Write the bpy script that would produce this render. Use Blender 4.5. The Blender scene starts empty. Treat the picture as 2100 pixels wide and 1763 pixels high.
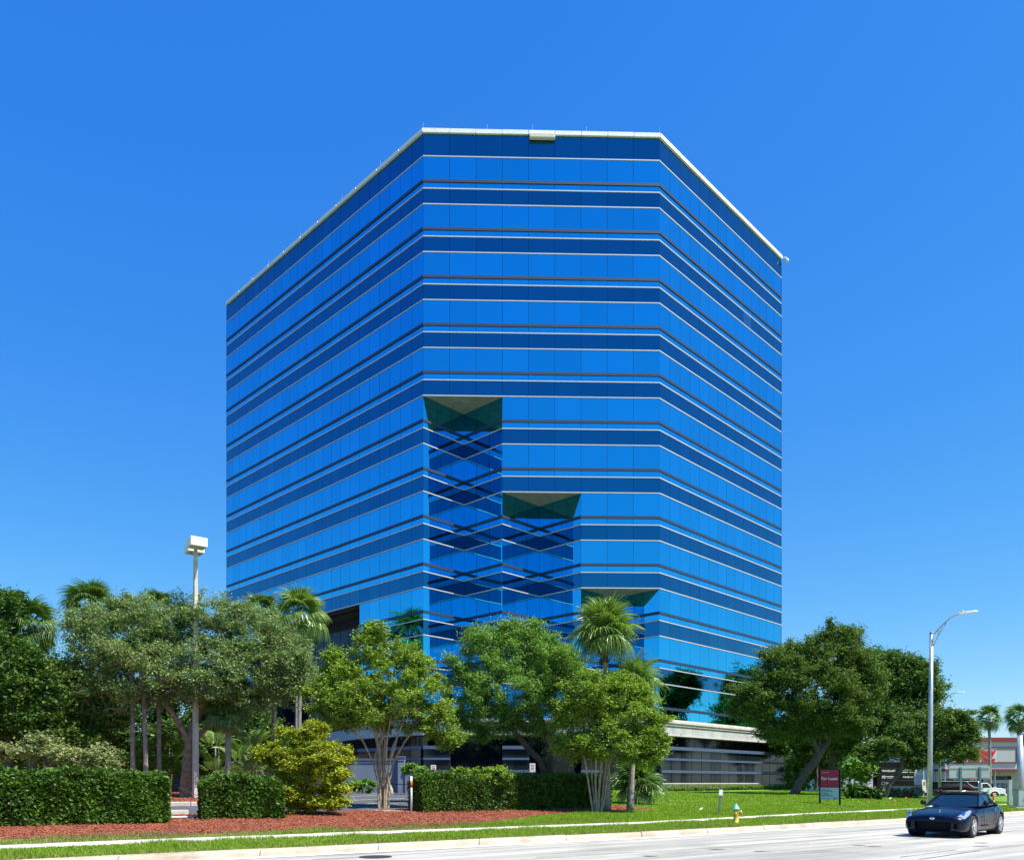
import bpy, bmesh, math, random
import numpy as np
from mathutils import Vector, Matrix, Euler
R = math.radians
rnd = random.Random(7)
nr = np.random.default_rng(11)
sc = bpy.context.scene
C = sc.collection

# ------------------------------------------------------------------ camera, sky, sun, exposure
EYE = 1.62; FPX = 1664.0; CU = 1050.0; HV = 1604.0
cam = bpy.data.cameras.new('camera'); co = bpy.data.objects.new('camera', cam); C.objects.link(co)
co.location = (0, 0, EYE); co.rotation_euler = (R(90), 0, 0)
cam.sensor_width = 36; cam.sensor_fit = 'HORIZONTAL'; cam.lens = FPX / 2100 * 36
cam.shift_y = (HV - 1763 / 2) / 2100
cam.clip_start = 0.1; cam.clip_end = 3000
sc.camera = co
SUN_AZ = R(118); SUN_EL = R(60)                      # azimuth clockwise from +Y
w = bpy.data.worlds.new('World'); sc.world = w; w.use_nodes = True
nt = w.node_tree; nt.nodes.clear()
sky = nt.nodes.new('ShaderNodeTexSky'); sky.sky_type = 'NISHITA'; sky.sun_disc = False
sky.sun_elevation = SUN_EL; sky.sun_rotation = SUN_AZ
sky.altitude = 0; sky.air_density = 1.0; sky.dust_density = 0.35; sky.ozone_density = 3.0
hs = nt.nodes.new('ShaderNodeHueSaturation'); hs.inputs['Saturation'].default_value = 1.32; hs.inputs['Value'].default_value = 1.0
bg = nt.nodes.new('ShaderNodeBackground'); bg.inputs[1].default_value = 0.15
ow = nt.nodes.new('ShaderNodeOutputWorld')
# deep, saturated blue of the photograph: one curve per channel, the same in every direction
sp = nt.nodes.new('ShaderNodeSeparateColor'); cb = nt.nodes.new('ShaderNodeCombineColor'); K = 0.15
for i_, (ga, pw) in enumerate(((0.467, 0.957), (0.545, 0.757), (0.625, 0.30))):
    m1 = nt.nodes.new('ShaderNodeMath'); m1.operation = 'MULTIPLY'; m1.inputs[1].default_value = K
    m2 = nt.nodes.new('ShaderNodeMath'); m2.operation = 'POWER'; m2.inputs[1].default_value = pw
    m3 = nt.nodes.new('ShaderNodeMath'); m3.operation = 'MULTIPLY'; m3.inputs[1].default_value = ga / K
    m0 = nt.nodes.new('ShaderNodeMath'); m0.operation = 'MAXIMUM'; m0.inputs[1].default_value = 0.01
    nt.links.new(sp.outputs[i_], m0.inputs[0]); nt.links.new(m0.outputs[0], m1.inputs[0]); nt.links.new(m1.outputs[0], m2.inputs[0]); nt.links.new(m2.outputs[0], m3.inputs[0]); nt.links.new(m3.outputs[0], cb.inputs[i_])
nt.links.new(sky.outputs[0], hs.inputs['Color']); nt.links.new(hs.outputs[0], sp.inputs[0]); nt.links.new(cb.outputs[0], bg.inputs[0]); nt.links.new(bg.outputs[0], ow.inputs[0])
sl = bpy.data.lights.new('sun', 'SUN'); sl.energy = 5.0; sl.angle = R(0.53); sl.color = (1.0, 0.94, 0.83)
so = bpy.data.objects.new('sun', sl); C.objects.link(so)
sd = Vector((math.sin(SUN_AZ) * math.cos(SUN_EL), math.cos(SUN_AZ) * math.cos(SUN_EL), math.sin(SUN_EL)))
so.rotation_euler = sd.to_track_quat('Z', 'Y').to_euler(); so.location = (30, -20, 60)
sc.view_settings.view_transform = 'Standard'; sc.view_settings.look = 'None'
sc.view_settings.exposure = 0.75; sc.view_settings.gamma = 1.0; sc.view_settings.use_curve_mapping = False
try:
    sc.cycles.max_bounces = 8; sc.cycles.transparent_max_bounces = 8
except Exception: pass

# ------------------------------------------------------------------ materials
def mat(name, col, rough=0.6, metal=0.0, spec=0.5, noise=None, bump=None, col2=None, coat=0.0, emis=None):
    """principled; noise=(scale, amount) varies brightness, col2 mixes a second colour, bump=(scale, strength)"""
    m = bpy.data.materials.new(name); m.use_nodes = True; t = m.node_tree
    b = t.nodes['Principled BSDF']; L = t.links.new
    b.inputs['Base Color'].default_value = (*col, 1); b.inputs['Roughness'].default_value = rough
    b.inputs['Metallic'].default_value = metal; b.inputs['Specular IOR Level'].default_value = spec
    b.inputs['Coat Weight'].default_value = coat; b.inputs['Coat Roughness'].default_value = 0.03
    tc = None
    if noise or bump:
        tc = t.nodes.new('ShaderNodeTexCoord')
    if noise:
        n = t.nodes.new('ShaderNodeTexNoise'); n.inputs['Scale'].default_value = noise[0]; n.inputs['Detail'].default_value = 6
        n.inputs['Roughness'].default_value = 0.62
        L(tc.outputs['Object'], n.inputs['Vector'])
        mx = t.nodes.new('ShaderNodeMix'); mx.data_type = 'RGBA'
        c2 = col2 or tuple(c * (1 - noise[1]) for c in col); c1 = col if col2 else tuple(min(1, c * (1 + noise[1] * 0.6)) for c in col)
        mx.inputs[6].default_value = (*c1, 1); mx.inputs[7].default_value = (*c2, 1)
        mr = t.nodes.new('ShaderNodeMapRange'); mr.inputs[1].default_value = 0.35; mr.inputs[2].default_value = 0.68
        L(n.outputs[0], mr.inputs[0]); L(mr.outputs[0], mx.inputs[0]); L(mx.outputs[2], b.inputs['Base Color'])
    if bump:
        n2 = t.nodes.new('ShaderNodeTexNoise'); n2.inputs['Scale'].default_value = bump[0]; n2.inputs['Detail'].default_value = 5
        L(tc.outputs['Object'], n2.inputs['Vector'])
        bp = t.nodes.new('ShaderNodeBump'); bp.inputs['Strength'].default_value = bump[1]; bp.inputs['Distance'].default_value = 0.02
        L(n2.outputs[0], bp.inputs['Height']); L(bp.outputs[0], b.inputs['Normal'])
    return m

def leaf_mat(name, c1, c2, c3=None, transl=0.35, rough=0.45, spec=0.4):
    m = bpy.data.materials.new(name); m.use_nodes = True; t = m.node_tree; L = t.links.new
    b = t.nodes['Principled BSDF']; out = t.nodes['Material Output']
    g = t.nodes.new('ShaderNodeNewGeometry'); cr = t.nodes.new('ShaderNodeValToRGB')
    e = cr.color_ramp.elements; e[0].color = (*c1, 1); e[1].color = (*c2, 1)
    if c3:
        x = e.new(0.86); x.color = (*c2, 1); e[-1].color = (*c3, 1)
    tc = t.nodes.new('ShaderNodeTexCoord'); n = t.nodes.new('ShaderNodeTexNoise'); n.inputs['Scale'].default_value = 0.55; n.inputs['Detail'].default_value = 3
    L(tc.outputs['Object'], n.inputs['Vector'])
    ma = t.nodes.new('ShaderNodeMath'); ma.operation = 'MULTIPLY_ADD'; ma.inputs[1].default_value = 1.5; ma.inputs[2].default_value = -0.25
    L(n.outputs[0], ma.inputs[0])
    mb = t.nodes.new('ShaderNodeMix'); mb.inputs[0].default_value = 0.45
    L(g.outputs['Random Per Island'], mb.inputs[2]); L(ma.outputs[0], mb.inputs[3])
    L(mb.outputs[0], cr.inputs[0]); L(cr.outputs[0], b.inputs['Base Color'])
    b.inputs['Roughness'].default_value = rough; b.inputs['Specular IOR Level'].default_value = spec
    tr = t.nodes.new('ShaderNodeBsdfTranslucent')
    hv = t.nodes.new('ShaderNodeHueSaturation'); hv.inputs['Value'].default_value = 1.5; hv.inputs['Saturation'].default_value = 1.15; hv.inputs['Hue'].default_value = 0.49
    L(cr.outputs[0], hv.inputs['Color']); L(hv.outputs[0], tr.inputs[0])
    ms = t.nodes.new('ShaderNodeMixShader'); ms.inputs[0].default_value = transl
    L(b.outputs[0], ms.inputs[1]); L(tr.outputs[0], ms.inputs[2]); L(ms.outputs[0], out.inputs[0])
    return m

def glass_mat(name, col, rough=0.015):
    m = mat(name, col, rough, 1.0)
    t = m.node_tree; L = t.links.new; b = t.nodes['Principled BSDF']
    # mirror coating: reflects almost uncoloured at a grazing angle
    tc = t.nodes.new('ShaderNodeTexCoord'); n = t.nodes.new('ShaderNodeTexNoise'); n.inputs['Scale'].default_value = 0.5; n.inputs['Detail'].default_value = 1
    L(tc.outputs['Object'], n.inputs['Vector'])
    bp = t.nodes.new('ShaderNodeBump'); bp.inputs['Strength'].default_value = 0.05; bp.inputs['Distance'].default_value = 0.02
    L(n.outputs[0], bp.inputs['Height']); L(bp.outputs[0], b.inputs['Normal'])
    # each pane a slightly different batch of coating
    oi = t.nodes.new('ShaderNodeObjectInfo'); ge = t.nodes.new('ShaderNodeNewGeometry')
    ad = t.nodes.new('ShaderNodeMath'); ad.operation = 'ADD'; L(oi.outputs['Random'], ad.inputs[0]); L(ge.outputs['Random Per Island'], ad.inputs[1])
    fr = t.nodes.new('ShaderNodeMath'); fr.operation = 'FRACT'; L(ad.outputs[0], fr.inputs[0])
    mr = t.nodes.new('ShaderNodeMapRange'); mr.inputs[3].default_value = 0.94; mr.inputs[4].default_value = 1.05; L(fr.outputs[0], mr.inputs[0])
    hv = t.nodes.new('ShaderNodeHueSaturation'); hv.inputs['Color'].default_value = (*col, 1); L(mr.outputs[0], hv.inputs['Value']); L(hv.outputs[0], b.inputs['Base Color'])
    return m

M = {}
M['glass'] = glass_mat('vision_glass', (0.05, 0.515, 0.78))
M['glass2'] = glass_mat('transom_glass', (0.05, 0.55, 0.82))
M['spandrel'] = glass_mat('spandrel_glass', (0.025, 0.19, 0.33), 0.03)
M['dglass'] = mat('dark_glass', (0.003, 0.004, 0.014), 0.06, 0.0, 0.35)
M['white'] = mat('white_aluminium', (0.60, 0.62, 0.65), 0.4, 0.3)
M['navy'] = mat('navy_aluminium', (0.025, 0.042, 0.095), 0.5, 0.1)
M['core'] = mat('core_dark', (0.004, 0.006, 0.02), 0.7)
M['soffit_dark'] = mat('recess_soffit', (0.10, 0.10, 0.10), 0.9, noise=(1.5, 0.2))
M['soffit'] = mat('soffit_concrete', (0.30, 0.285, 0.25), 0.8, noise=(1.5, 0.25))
M['stone'] = mat('canopy_stone', (0.46, 0.47, 0.46), 0.7, noise=(0.8, 0.2), bump=(30, 0.1))
M['cornice'] = mat('cornice_stone', (0.60, 0.55, 0.50), 0.7, noise=(1.2, 0.15))
M['ledge'] = mat('blue_ledge', (0.075, 0.11, 0.19), 0.5, 0.1)
M['podpanel'] = mat('podium_panel_glass', (0.011, 0.017, 0.023), 0.10, 0.0, 0.4, noise=(0.6, 0.35))
M['pod_blue'] = mat('shade_blue_wall', (0.16, 0.20, 0.29), 0.8, noise=(0.7, 0.2))  # blue cast of the shade is mixed into the wall colour
M['concrete'] = mat('concrete', (0.52, 0.49, 0.42), 0.9, noise=(2.2, 0.25), bump=(60, 0.3))
M['kerb'] = mat('kerb_concrete', (0.46, 0.39, 0.30), 0.9, noise=(1.1, 0.35), bump=(50, 0.35))
M['walk'] = mat('sidewalk_concrete', (0.62, 0.58, 0.50), 0.9, noise=(1.4, 0.22), bump=(60, 0.25))
M['asphalt'] = mat('asphalt', (0.075, 0.08, 0.09), 0.9, noise=(3, 0.3), bump=(90, 0.4))
M['paint'] = mat('white_paint', (0.7, 0.7, 0.68), 0.7, noise=(6, 0.3))
M['lawn'] = mat('lawn_soil', (0.15, 0.26, 0.008), 0.95, noise=(0.9, 0.3), col2=(0.085, 0.17, 0.008), bump=(40, 0.6))
M['soil'] = mat('mulch_soil', (0.26, 0.075, 0.035), 0.95, noise=(9, 0.5), col2=(0.12, 0.04, 0.02), bump=(40, 0.8))
M['chip'] = leaf_mat('mulch_chip', (0.20, 0.055, 0.03), (0.46, 0.15, 0.085), (0.72, 0.50, 0.38), 0.0, 0.9, 0.1)
M['grass'] = leaf_mat('grass_blade', (0.12, 0.23, 0.012), (0.25, 0.40, 0.025), (0.46, 0.48, 0.16), 0.35, 0.5, 0.3)
M['dry'] = leaf_mat('dry_grass', (0.16, 0.16, 0.05), (0.32, 0.25, 0.12), (0.5, 0.42, 0.25), 0.2, 0.7, 0.2)
M['bark'] = mat('grey_bark', (0.24, 0.18, 0.125), 0.95, noise=(5, 0.5), bump=(22, 0.9))
M['bark_dark'] = mat('dark_bark', (0.10, 0.075, 0.055), 0.95, noise=(4, 0.5), bump=(18, 0.9))
M['bark_pale'] = mat('pale_smooth_bark', (0.40, 0.30, 0.21), 0.85, noise=(3, 0.45), bump=(12, 0.4))
M['palm_trunk'] = mat('palm_trunk', (0.27, 0.24, 0.20), 0.95, noise=(4, 0.4), bump=(15, 0.8))
M['boots'] = mat('palm_boots', (0.09, 0.06, 0.04), 0.95, noise=(8, 0.5), bump=(20, 1.0))
M['dead'] = leaf_mat('dead_frond', (0.20, 0.15, 0.09), (0.36, 0.27, 0.17), None, 0.2, 0.8, 0.1)
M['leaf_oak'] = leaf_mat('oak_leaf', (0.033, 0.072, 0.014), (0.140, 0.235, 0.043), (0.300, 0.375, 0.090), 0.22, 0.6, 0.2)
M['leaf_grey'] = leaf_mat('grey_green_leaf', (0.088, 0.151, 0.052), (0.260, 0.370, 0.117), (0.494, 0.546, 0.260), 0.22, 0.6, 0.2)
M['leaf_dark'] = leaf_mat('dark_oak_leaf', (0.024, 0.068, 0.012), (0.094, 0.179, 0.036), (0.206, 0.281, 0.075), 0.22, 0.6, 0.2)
M['leaf_myrtle'] = leaf_mat('myrtle_leaf', (0.085, 0.165, 0.02), (0.255, 0.39, 0.05), (0.45, 0.43, 0.09), 0.22, 0.6, 0.2)
M['leaf_feather'] = leaf_mat('feathery_leaf', (0.07, 0.17, 0.03), (0.235, 0.42, 0.085), (0.44, 0.62, 0.18), 0.25, 0.6, 0.2)
M['leaf_gold'] = leaf_mat('golden_leaf', (0.11, 0.17, 0.015), (0.38, 0.43, 0.03), (0.60, 0.40, 0.05), 0.22, 0.6, 0.2)
M['leaf_hedge'] = leaf_mat('hedge_leaf', (0.014, 0.035, 0.007), (0.094, 0.200, 0.020), (0.275, 0.425, 0.050), 0.22, 0.42, 0.25)
M['leaf_var'] = leaf_mat('variegated_leaf', (0.10, 0.17, 0.04), (0.38, 0.40, 0.16), (0.6, 0.55, 0.3), 0.3)
M['frond'] = leaf_mat('palm_frond', (0.075, 0.165, 0.030), (0.225, 0.345, 0.066), (0.420, 0.510, 0.144), 0.25, 0.35, 0.5)
M['frond_dk'] = leaf_mat('dark_palm_frond', (0.045, 0.112, 0.024), (0.135, 0.240, 0.048), (0.300, 0.390, 0.108), 0.25, 0.35, 0.5)
M['silver'] = leaf_mat('silver_shrub_leaf', (0.15, 0.18, 0.10), (0.35, 0.38, 0.24), (0.5, 0.48, 0.34), 0.2)
M['steel'] = mat('galvanised_steel', (0.42, 0.45, 0.47), 0.5, 0.5, noise=(3, 0.15))
M['green_steel'] = mat('weathered_green_steel', (0.13, 0.18, 0.19), 0.5, 0.3, noise=(2, 0.2))
M['sign_back'] = mat('sign_back', (0.36, 0.42, 0.38), 0.5, 0.3, noise=(1.2, 0.15))
M['lampbox'] = mat('lamp_box_white', (0.78, 0.76, 0.74), 0.5, noise=(4, 0.08))
M['black'] = mat('black_paint', (0.006, 0.006, 0.008), 0.6, 0.0, 0.2)
M['plastic'] = mat('black_plastic', (0.010, 0.010, 0.012), 0.8, 0.0, 0.2)
M['red'] = mat('crimson_print', (0.40, 0.012, 0.055), 0.4)
M['pale'] = mat('pale_blue_print', (0.42, 0.58, 0.62), 0.4)
M['whiteprint'] = mat('white_print', (0.8, 0.8, 0.8), 0.5)
M['darkprint'] = mat('dark_print', (0.05, 0.06, 0.08), 0.5)
M['redprint'] = mat('red_letter', (0.55, 0.01, 0.015), 0.4)
M['orange'] = mat('orange_band', (0.62, 0.13, 0.03), 0.5)
M['hyd_y'] = mat('hydrant_yellow', (0.62, 0.42, 0.06), 0.45, noise=(12, 0.3))
M['hyd_b'] = mat('hydrant_blue', (0.16, 0.50, 0.58), 0.4, noise=(12, 0.2))
M['maroon'] = mat('maroon_roof', (0.22, 0.03, 0.03), 0.6)
M['stucco'] = mat('stucco', (0.55, 0.56, 0.58), 0.85, noise=(0.5, 0.08))
M['stucco2'] = mat('grey_stucco', (0.42, 0.44, 0.44), 0.85)
M['cream'] = mat('cream_stucco', (0.62, 0.58, 0.50), 0.85)
M['tanwall'] = mat('tan_wall', (0.45, 0.36, 0.25), 0.85)
M['carpaint'] = mat('dark_blue_car_paint', (0.0012, 0.002, 0.013), 0.35, 0.0, 0.15, coat=0.4)
M['cabric'] = mat('black_soft_top', (0.003, 0.003, 0.005), 0.9, 0.0, 0.1)
M['carglass'] = mat('car_glass', (0.004, 0.012, 0.022), 0.03, 0.0, 0.55)
M['tyre'] = mat('tyre_rubber', (0.012, 0.012, 0.013), 0.8)
M['alloy'] = mat('alloy_rim', (0.55, 0.56, 0.58), 0.25, 0.9)
M['chrome'] = mat('chrome', (0.8, 0.8, 0.82), 0.08, 1.0)
M['lens'] = mat('headlight_lens', (0.55, 0.58, 0.66), 0.05, 0.6, 1.0)
M['amber'] = mat('amber_lens', (0.6, 0.15, 0.02), 0.2)
M['truckwhite'] = mat('white_truck_paint', (0.75, 0.76, 0.78), 0.3, coat=0.5)
M['skin'] = mat('skin', (0.30, 0.17, 0.11), 0.6)
M['denim'] = mat('blue_denim', (0.10, 0.22, 0.36), 0.8)
M['shirt'] = mat('plaid_shirt', (0.35, 0.24, 0.34), 0.8, noise=(14, 0.6))
M['rock'] = mat('pale_rock', (0.5, 0.42, 0.32), 0.9, noise=(4, 0.3))

# ------------------------------------------------------------------ helpers
def link(o, parent=None):
    C.objects.link(o)
    if parent is not None: o.parent = parent
    return o
def tag(o, label=None, cat=None, group=None, kind=None):
    if label: o['label'] = label
    if cat: o['category'] = cat
    if group: o['group'] = group
    if kind: o['kind'] = kind
    return o
def empty(name, loc, label=None, cat=None, group=None, rz=0.0, kind=None):
    o = bpy.data.objects.new(name, None); o.location = loc; o.rotation_euler = (0, 0, rz); C.objects.link(o)
    o.empty_display_size = 0.2
    return tag(o, label, cat, group, kind)

class MB:
    def __init__(s): s.v = []; s.f = []; s.m = []
    def add(s, vs, fs, mi=0):
        b = len(s.v); s.v += [tuple(p) for p in vs]; s.f += [tuple(b + i for i in f) for f in fs]; s.m += [mi] * len(fs); return s
    def box(s, c, size, rot=None, mi=0, taper=1.0):
        hx, hy, hz = size[0] / 2, size[1] / 2, size[2] / 2
        vs = []
        for z in (-1, 1):
            k = taper if z > 0 else 1
            for x, y in ((-1, -1), (1, -1), (1, 1), (-1, 1)): vs.append(Vector((x * hx * k, y * hy * k, z * hz)))
        if rot is not None: vs = [rot @ p for p in vs]
        c = Vector(c)
        return s.add([p + c for p in vs], [(3, 2, 1, 0), (4, 5, 6, 7), (0, 1, 5, 4), (1, 2, 6, 5), (2, 3, 7, 6), (3, 0, 4, 7)], mi)
    def tube(s, pts, rs, n=8, cap=True, mi=0):
        pts = [Vector(p) for p in pts]; rings = []
        if not hasattr(rs, '__len__'): rs = [rs] * len(pts)
        up = Vector((0, 0, 1)); prev = None
        for i, p in enumerate(pts):
            d = (pts[min(i + 1, len(pts) - 1)] - pts[max(i - 1, 0)]).normalized()
            if prev is None:
                a = up.cross(d) if abs(d.z) < 0.95 else Vector((1, 0, 0)).cross(d)
            else: a = prev - d * prev.dot(d)
            a.normalize(); prev = a; b = d.cross(a)
            rings.append([p + (a * math.cos(2 * math.pi * k / n) + b * math.sin(2 * math.pi * k / n)) * rs[i] for k in range(n)])
        vs = [q for r in rings for q in r]; fs = []
        for i in range(len(rings) - 1):
            for k in range(n):
                k2 = (k + 1) % n; fs.append((i * n + k, i * n + k2, (i + 1) * n + k2, (i + 1) * n + k))
        if cap:
            fs.append(tuple(range(n - 1, -1, -1))); fs.append(tuple((len(rings) - 1) * n + k for k in range(n)))
        return s.add(vs, fs, mi)
    def lathe(s, prof, n=16, c=(0, 0, 0), rot=None, mi=0):
        vs = []
        for r, z in prof:
            for k in range(n):
                a = 2 * math.pi * k / n; vs.append(Vector((r * math.cos(a), r * math.sin(a), z)))
        if rot is not None: vs = [rot @ p for p in vs]
        c = Vector(c); fs = []
        for i in range(len(prof) - 1):
            for k in range(n):
                k2 = (k + 1) % n; fs.append((i * n + k, i * n + k2, (i + 1) * n + k2, (i + 1) * n + k))
        fs.append(tuple(range(n - 1, -1, -1))); fs.append(tuple((len(prof) - 1) * n + k for k in range(n)))
        return s.add([p + c for p in vs], fs, mi)
    def prism(s, poly, z0, z1, mi=0):
        n = len(poly); vs = [(x, y, z0) for x, y in poly] + [(x, y, z1) for x, y in poly]
        fs = [tuple(range(n - 1, -1, -1)), tuple(range(n, 2 * n))] + [(i, (i + 1) % n, n + (i + 1) % n, n + i) for i in range(n)]
        return s.add(vs, fs, mi)
    def mesh(s, name, mats, smooth=False):
        me = bpy.data.meshes.new(name); me.from_pydata(s.v, [], s.f)
        for m in (mats if isinstance(mats, (list, tuple)) else [mats]): me.materials.append(m)
        if any(s.m): me.polygons.foreach_set('material_index', s.m)
        if smooth: me.polygons.foreach_set('use_smooth', [True] * len(s.f))
        me.update(); return me
    def build(s, name, mats, parent=None, smooth=False, bevel=0.0, loc=None, subsurf=0):
        me = s.mesh(name, mats, smooth)
        bm = bmesh.new(); bm.from_mesh(me)
        bmesh.ops.recalc_face_normals(bm, faces=bm.faces)
        bm.to_mesh(me); bm.free()
        o = bpy.data.objects.new(name, me); link(o, parent)
        if loc is not None: o.location = loc
        if bevel:
            b = o.modifiers.new('bevel', 'BEVEL'); b.width = bevel; b.segments = 2; b.limit_method = 'ANGLE'; b.angle_limit = R(40)
        if subsurf:
            b = o.modifiers.new('sub', 'SUBSURF'); b.levels = b.render_levels = subsurf
        return o

def np_mesh(name, verts, quads, mats, parent=None, mi=None, smooth=False, tris=False):
    k = 3 if tris else 4
    me = bpy.data.meshes.new(name); nv = len(verts); nf = len(quads)
    me.vertices.add(nv); me.vertices.foreach_set('co', np.asarray(verts, np.float32).ravel())
    me.loops.add(nf * k); me.loops.foreach_set('vertex_index', np.asarray(quads, np.int32).ravel())
    me.polygons.add(nf); me.polygons.foreach_set('loop_start', np.arange(0, nf * k, k, dtype=np.int32))
    me.polygons.foreach_set('loop_total', np.full(nf, k, np.int32))
    for m in (mats if isinstance(mats, (list, tuple)) else [mats]): me.materials.append(m)
    if mi is not None: me.polygons.foreach_set('material_index', np.asarray(mi, np.int32))
    me.polygons.foreach_set('use_smooth', np.full(nf, smooth, bool))
    me.update(calc_edges=True)
    o = bpy.data.objects.new(name, me); return link(o, parent)

_font = bpy.data.fonts.load('<builtin>')
def text(s, size, material, parent, loc, rot, name='lettering', align='LEFT', shear=0.0, bold=0.0, ext=0.004, sx=1.0):
    cu = bpy.data.curves.new(name, 'FONT'); cu.body = s; cu.size = size; cu.align_x = align; cu.align_y = 'CENTER'
    cu.shear = shear; cu.offset = bold; cu.extrude = ext; cu.resolution_u = 3; cu.materials.append(material); cu.font = _font
    o = bpy.data.objects.new(name, cu); C.objects.link(o)
    dg = bpy.context.evaluated_depsgraph_get(); me = bpy.data.meshes.new_from_object(o.evaluated_get(dg))
    bpy.data.objects.remove(o); me.name = name
    o = bpy.data.objects.new(name, me); link(o, parent); o.location = loc; o.rotation_euler = rot; o.scale = (sx, 1, 1)
    return o

# ------------------------------------------------------------------ terrain
KX = np.array([-300, -60, -20, -6.93, -1.27, 4.68, 16.2, 24.8, 60, 140, 400.]); KY = np.array([-205, -22, 7.6, 16.95, 20.7, 24.6, 33.3, 40.5, 71, 138, 360.])
def yk(x): return np.interp(x, KX, KY)
def ysn(x): return yk(x) + np.interp(x, [5, 14], [3.2, 4.9])
def ysf(x): return ysn(x) + 1.6
def zt(x, y):
    k = yk(x); a = ysn(x); d = np.maximum(0, (y - ysf(x)) * 0.83)
    sm = lambda e0, e1, t: (lambda q: q * q * (3 - 2 * q))(np.clip((t - e0) / (e1 - e0), 0, 1))
    W = sm(26, 42, x) * sm(3, 16, d)
    return np.where(d > 0, -W * 1.75 * (1 - np.exp(-d / 20.0)), 0) + np.where(y < k, 0.0, np.where(y < a, 0.15 + 0.05 * np.clip((y - k) / (a - k), 0, 1), 0.2 + 1.1 * (1 - np.exp(-d / 20.0))))
def G(u, v):
    """ground point seen at photograph position (u, v) on a 2100-wide scale"""
    y = 10.0
    for _ in range(6000):
        x = (u - CU) * y / FPX; z = EYE - (v - HV) * y / FPX
        if z <= float(zt(x, y)): break
        y += 0.03
        if y > 180: break
    return Vector((x, y, float(zt(x, y))))
def U(u, Y): return (u - CU) * Y / FPX
def Z(v, Y): return EYE + (HV - v) * Y / FPX
def P(u, v, Y): return Vector((U(u, Y), Y, Z(v, Y)))
# ------------------------------------------------------------------ ground
def strip(name, xs, f0, f1, z0, z1, material, kind='structure', th=0.0, parent=None):
    v = []; 
    for x in xs:
        v.append((x, f0(x), z0(x) if callable(z0) else z0)); v.append((x, f1(x), z1(x) if callable(z1) else z1))
    n = len(xs); q = [(2 * i, 2 * i + 2, 2 * i + 3, 2 * i + 1) for i in range(n - 1)]
    o = np_mesh(name, v, q, material, parent)
    if kind: tag(o, kind=kind)
    return o
xs_all = np.concatenate([np.arange(-300, -40, 10), np.arange(-40, 60, 0.5), np.arange(60, 401, 10)])

def road_mat():
    m = mat('road_concrete', (0.50, 0.49, 0.47), 0.9)
    t = m.node_tree; L = t.links.new; b = t.nodes['Principled BSDF']
    tc = t.nodes.new('ShaderNodeTexCoord')
    mp = t.nodes.new('ShaderNodeMapping'); mp.inputs['Rotation'].default_value = (0, 0, R(-37)); L(tc.outputs['Object'], mp.inputs[0])
    mp2 = t.nodes.new('ShaderNodeMapping'); mp2.inputs['Scale'].default_value = (0.06, 0.9, 1); L(mp.outputs[0], mp2.inputs[0])
    n1 = t.nodes.new('ShaderNodeTexNoise'); n1.inputs['Scale'].default_value = 1.6; n1.inputs['Detail'].default_value = 6; L(mp2.outputs[0], n1.inputs['Vector'])
    n2 = t.nodes.new('ShaderNodeTexNoise'); n2.inputs['Scale'].default_value = 34; n2.inputs['Detail'].default_value = 4; L(tc.outputs['Object'], n2.inputs['Vector'])
    n3 = t.nodes.new('ShaderNodeTexNoise'); n3.inputs['Scale'].default_value = 0.7; n3.inputs['Detail'].default_value = 5; L(tc.outputs['Object'], n3.inputs['Vector'])
    r1 = t.nodes.new('ShaderNodeValToRGB'); e = r1.color_ramp.elements; e[0].position = 0.36; e[0].color = (0.27, 0.26, 0.235, 1); e[1].position = 0.62; e[1].color = (0.49, 0.465, 0.41, 1)
    L(n1.outputs[0], r1.inputs[0])
    mx = t.nodes.new('ShaderNodeMix'); mx.data_type = 'RGBA'; mx.blend_type = 'MULTIPLY'; mx.inputs[0].default_value = 1
    r2 = t.nodes.new('ShaderNodeValToRGB'); e = r2.color_ramp.elements; e[0].position = 0.3; e[0].color = (0.72, 0.72, 0.72, 1); e[1].position = 0.65; e[1].color = (1.08, 1.08, 1.08, 1)
    L(n2.outputs[0], r2.inputs[0]); L(r1.outputs[0], mx.inputs[6]); L(r2.outputs[0], mx.inputs[7])
    mx2 = t.nodes.new('ShaderNodeMix'); mx2.data_type = 'RGBA'; mx2.blend_type = 'MULTIPLY'; mx2.inputs[0].default_value = 1
    r3 = t.nodes.new('ShaderNodeValToRGB'); e = r3.color_ramp.elements; e[0].position = 0.32; e[0].color = (0.82, 0.82, 0.8, 1); e[1].position = 0.5; e[1].color = (1, 1, 1, 1)
    L(n3.outputs[0], r3.inputs[0]); L(mx.outputs[2], mx2.inputs[6]); L(r3.outputs[0], mx2.inputs[7]); L(mx2.outputs[2], b.inputs['Base Color'])
    bp = t.nodes.new('ShaderNodeBump'); bp.inputs['Strength'].default_value = 0.3; bp.inputs['Distance'].default_value = 0.01
    L(n2.outputs[0], bp.inputs['Height']); L(bp.outputs[0], b.inputs['Normal'])
    return m
M['road'] = road_mat()
strip('road', xs_all, lambda x: yk(x) - 45, lambda x: yk(x) - 0.02, 0.0, 0.0, M['road'])
strip('far_verge', xs_all, lambda x: yk(x) - 400, lambda x: yk(x) - 45, 0.0, 0.0, M['lawn'])
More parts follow.
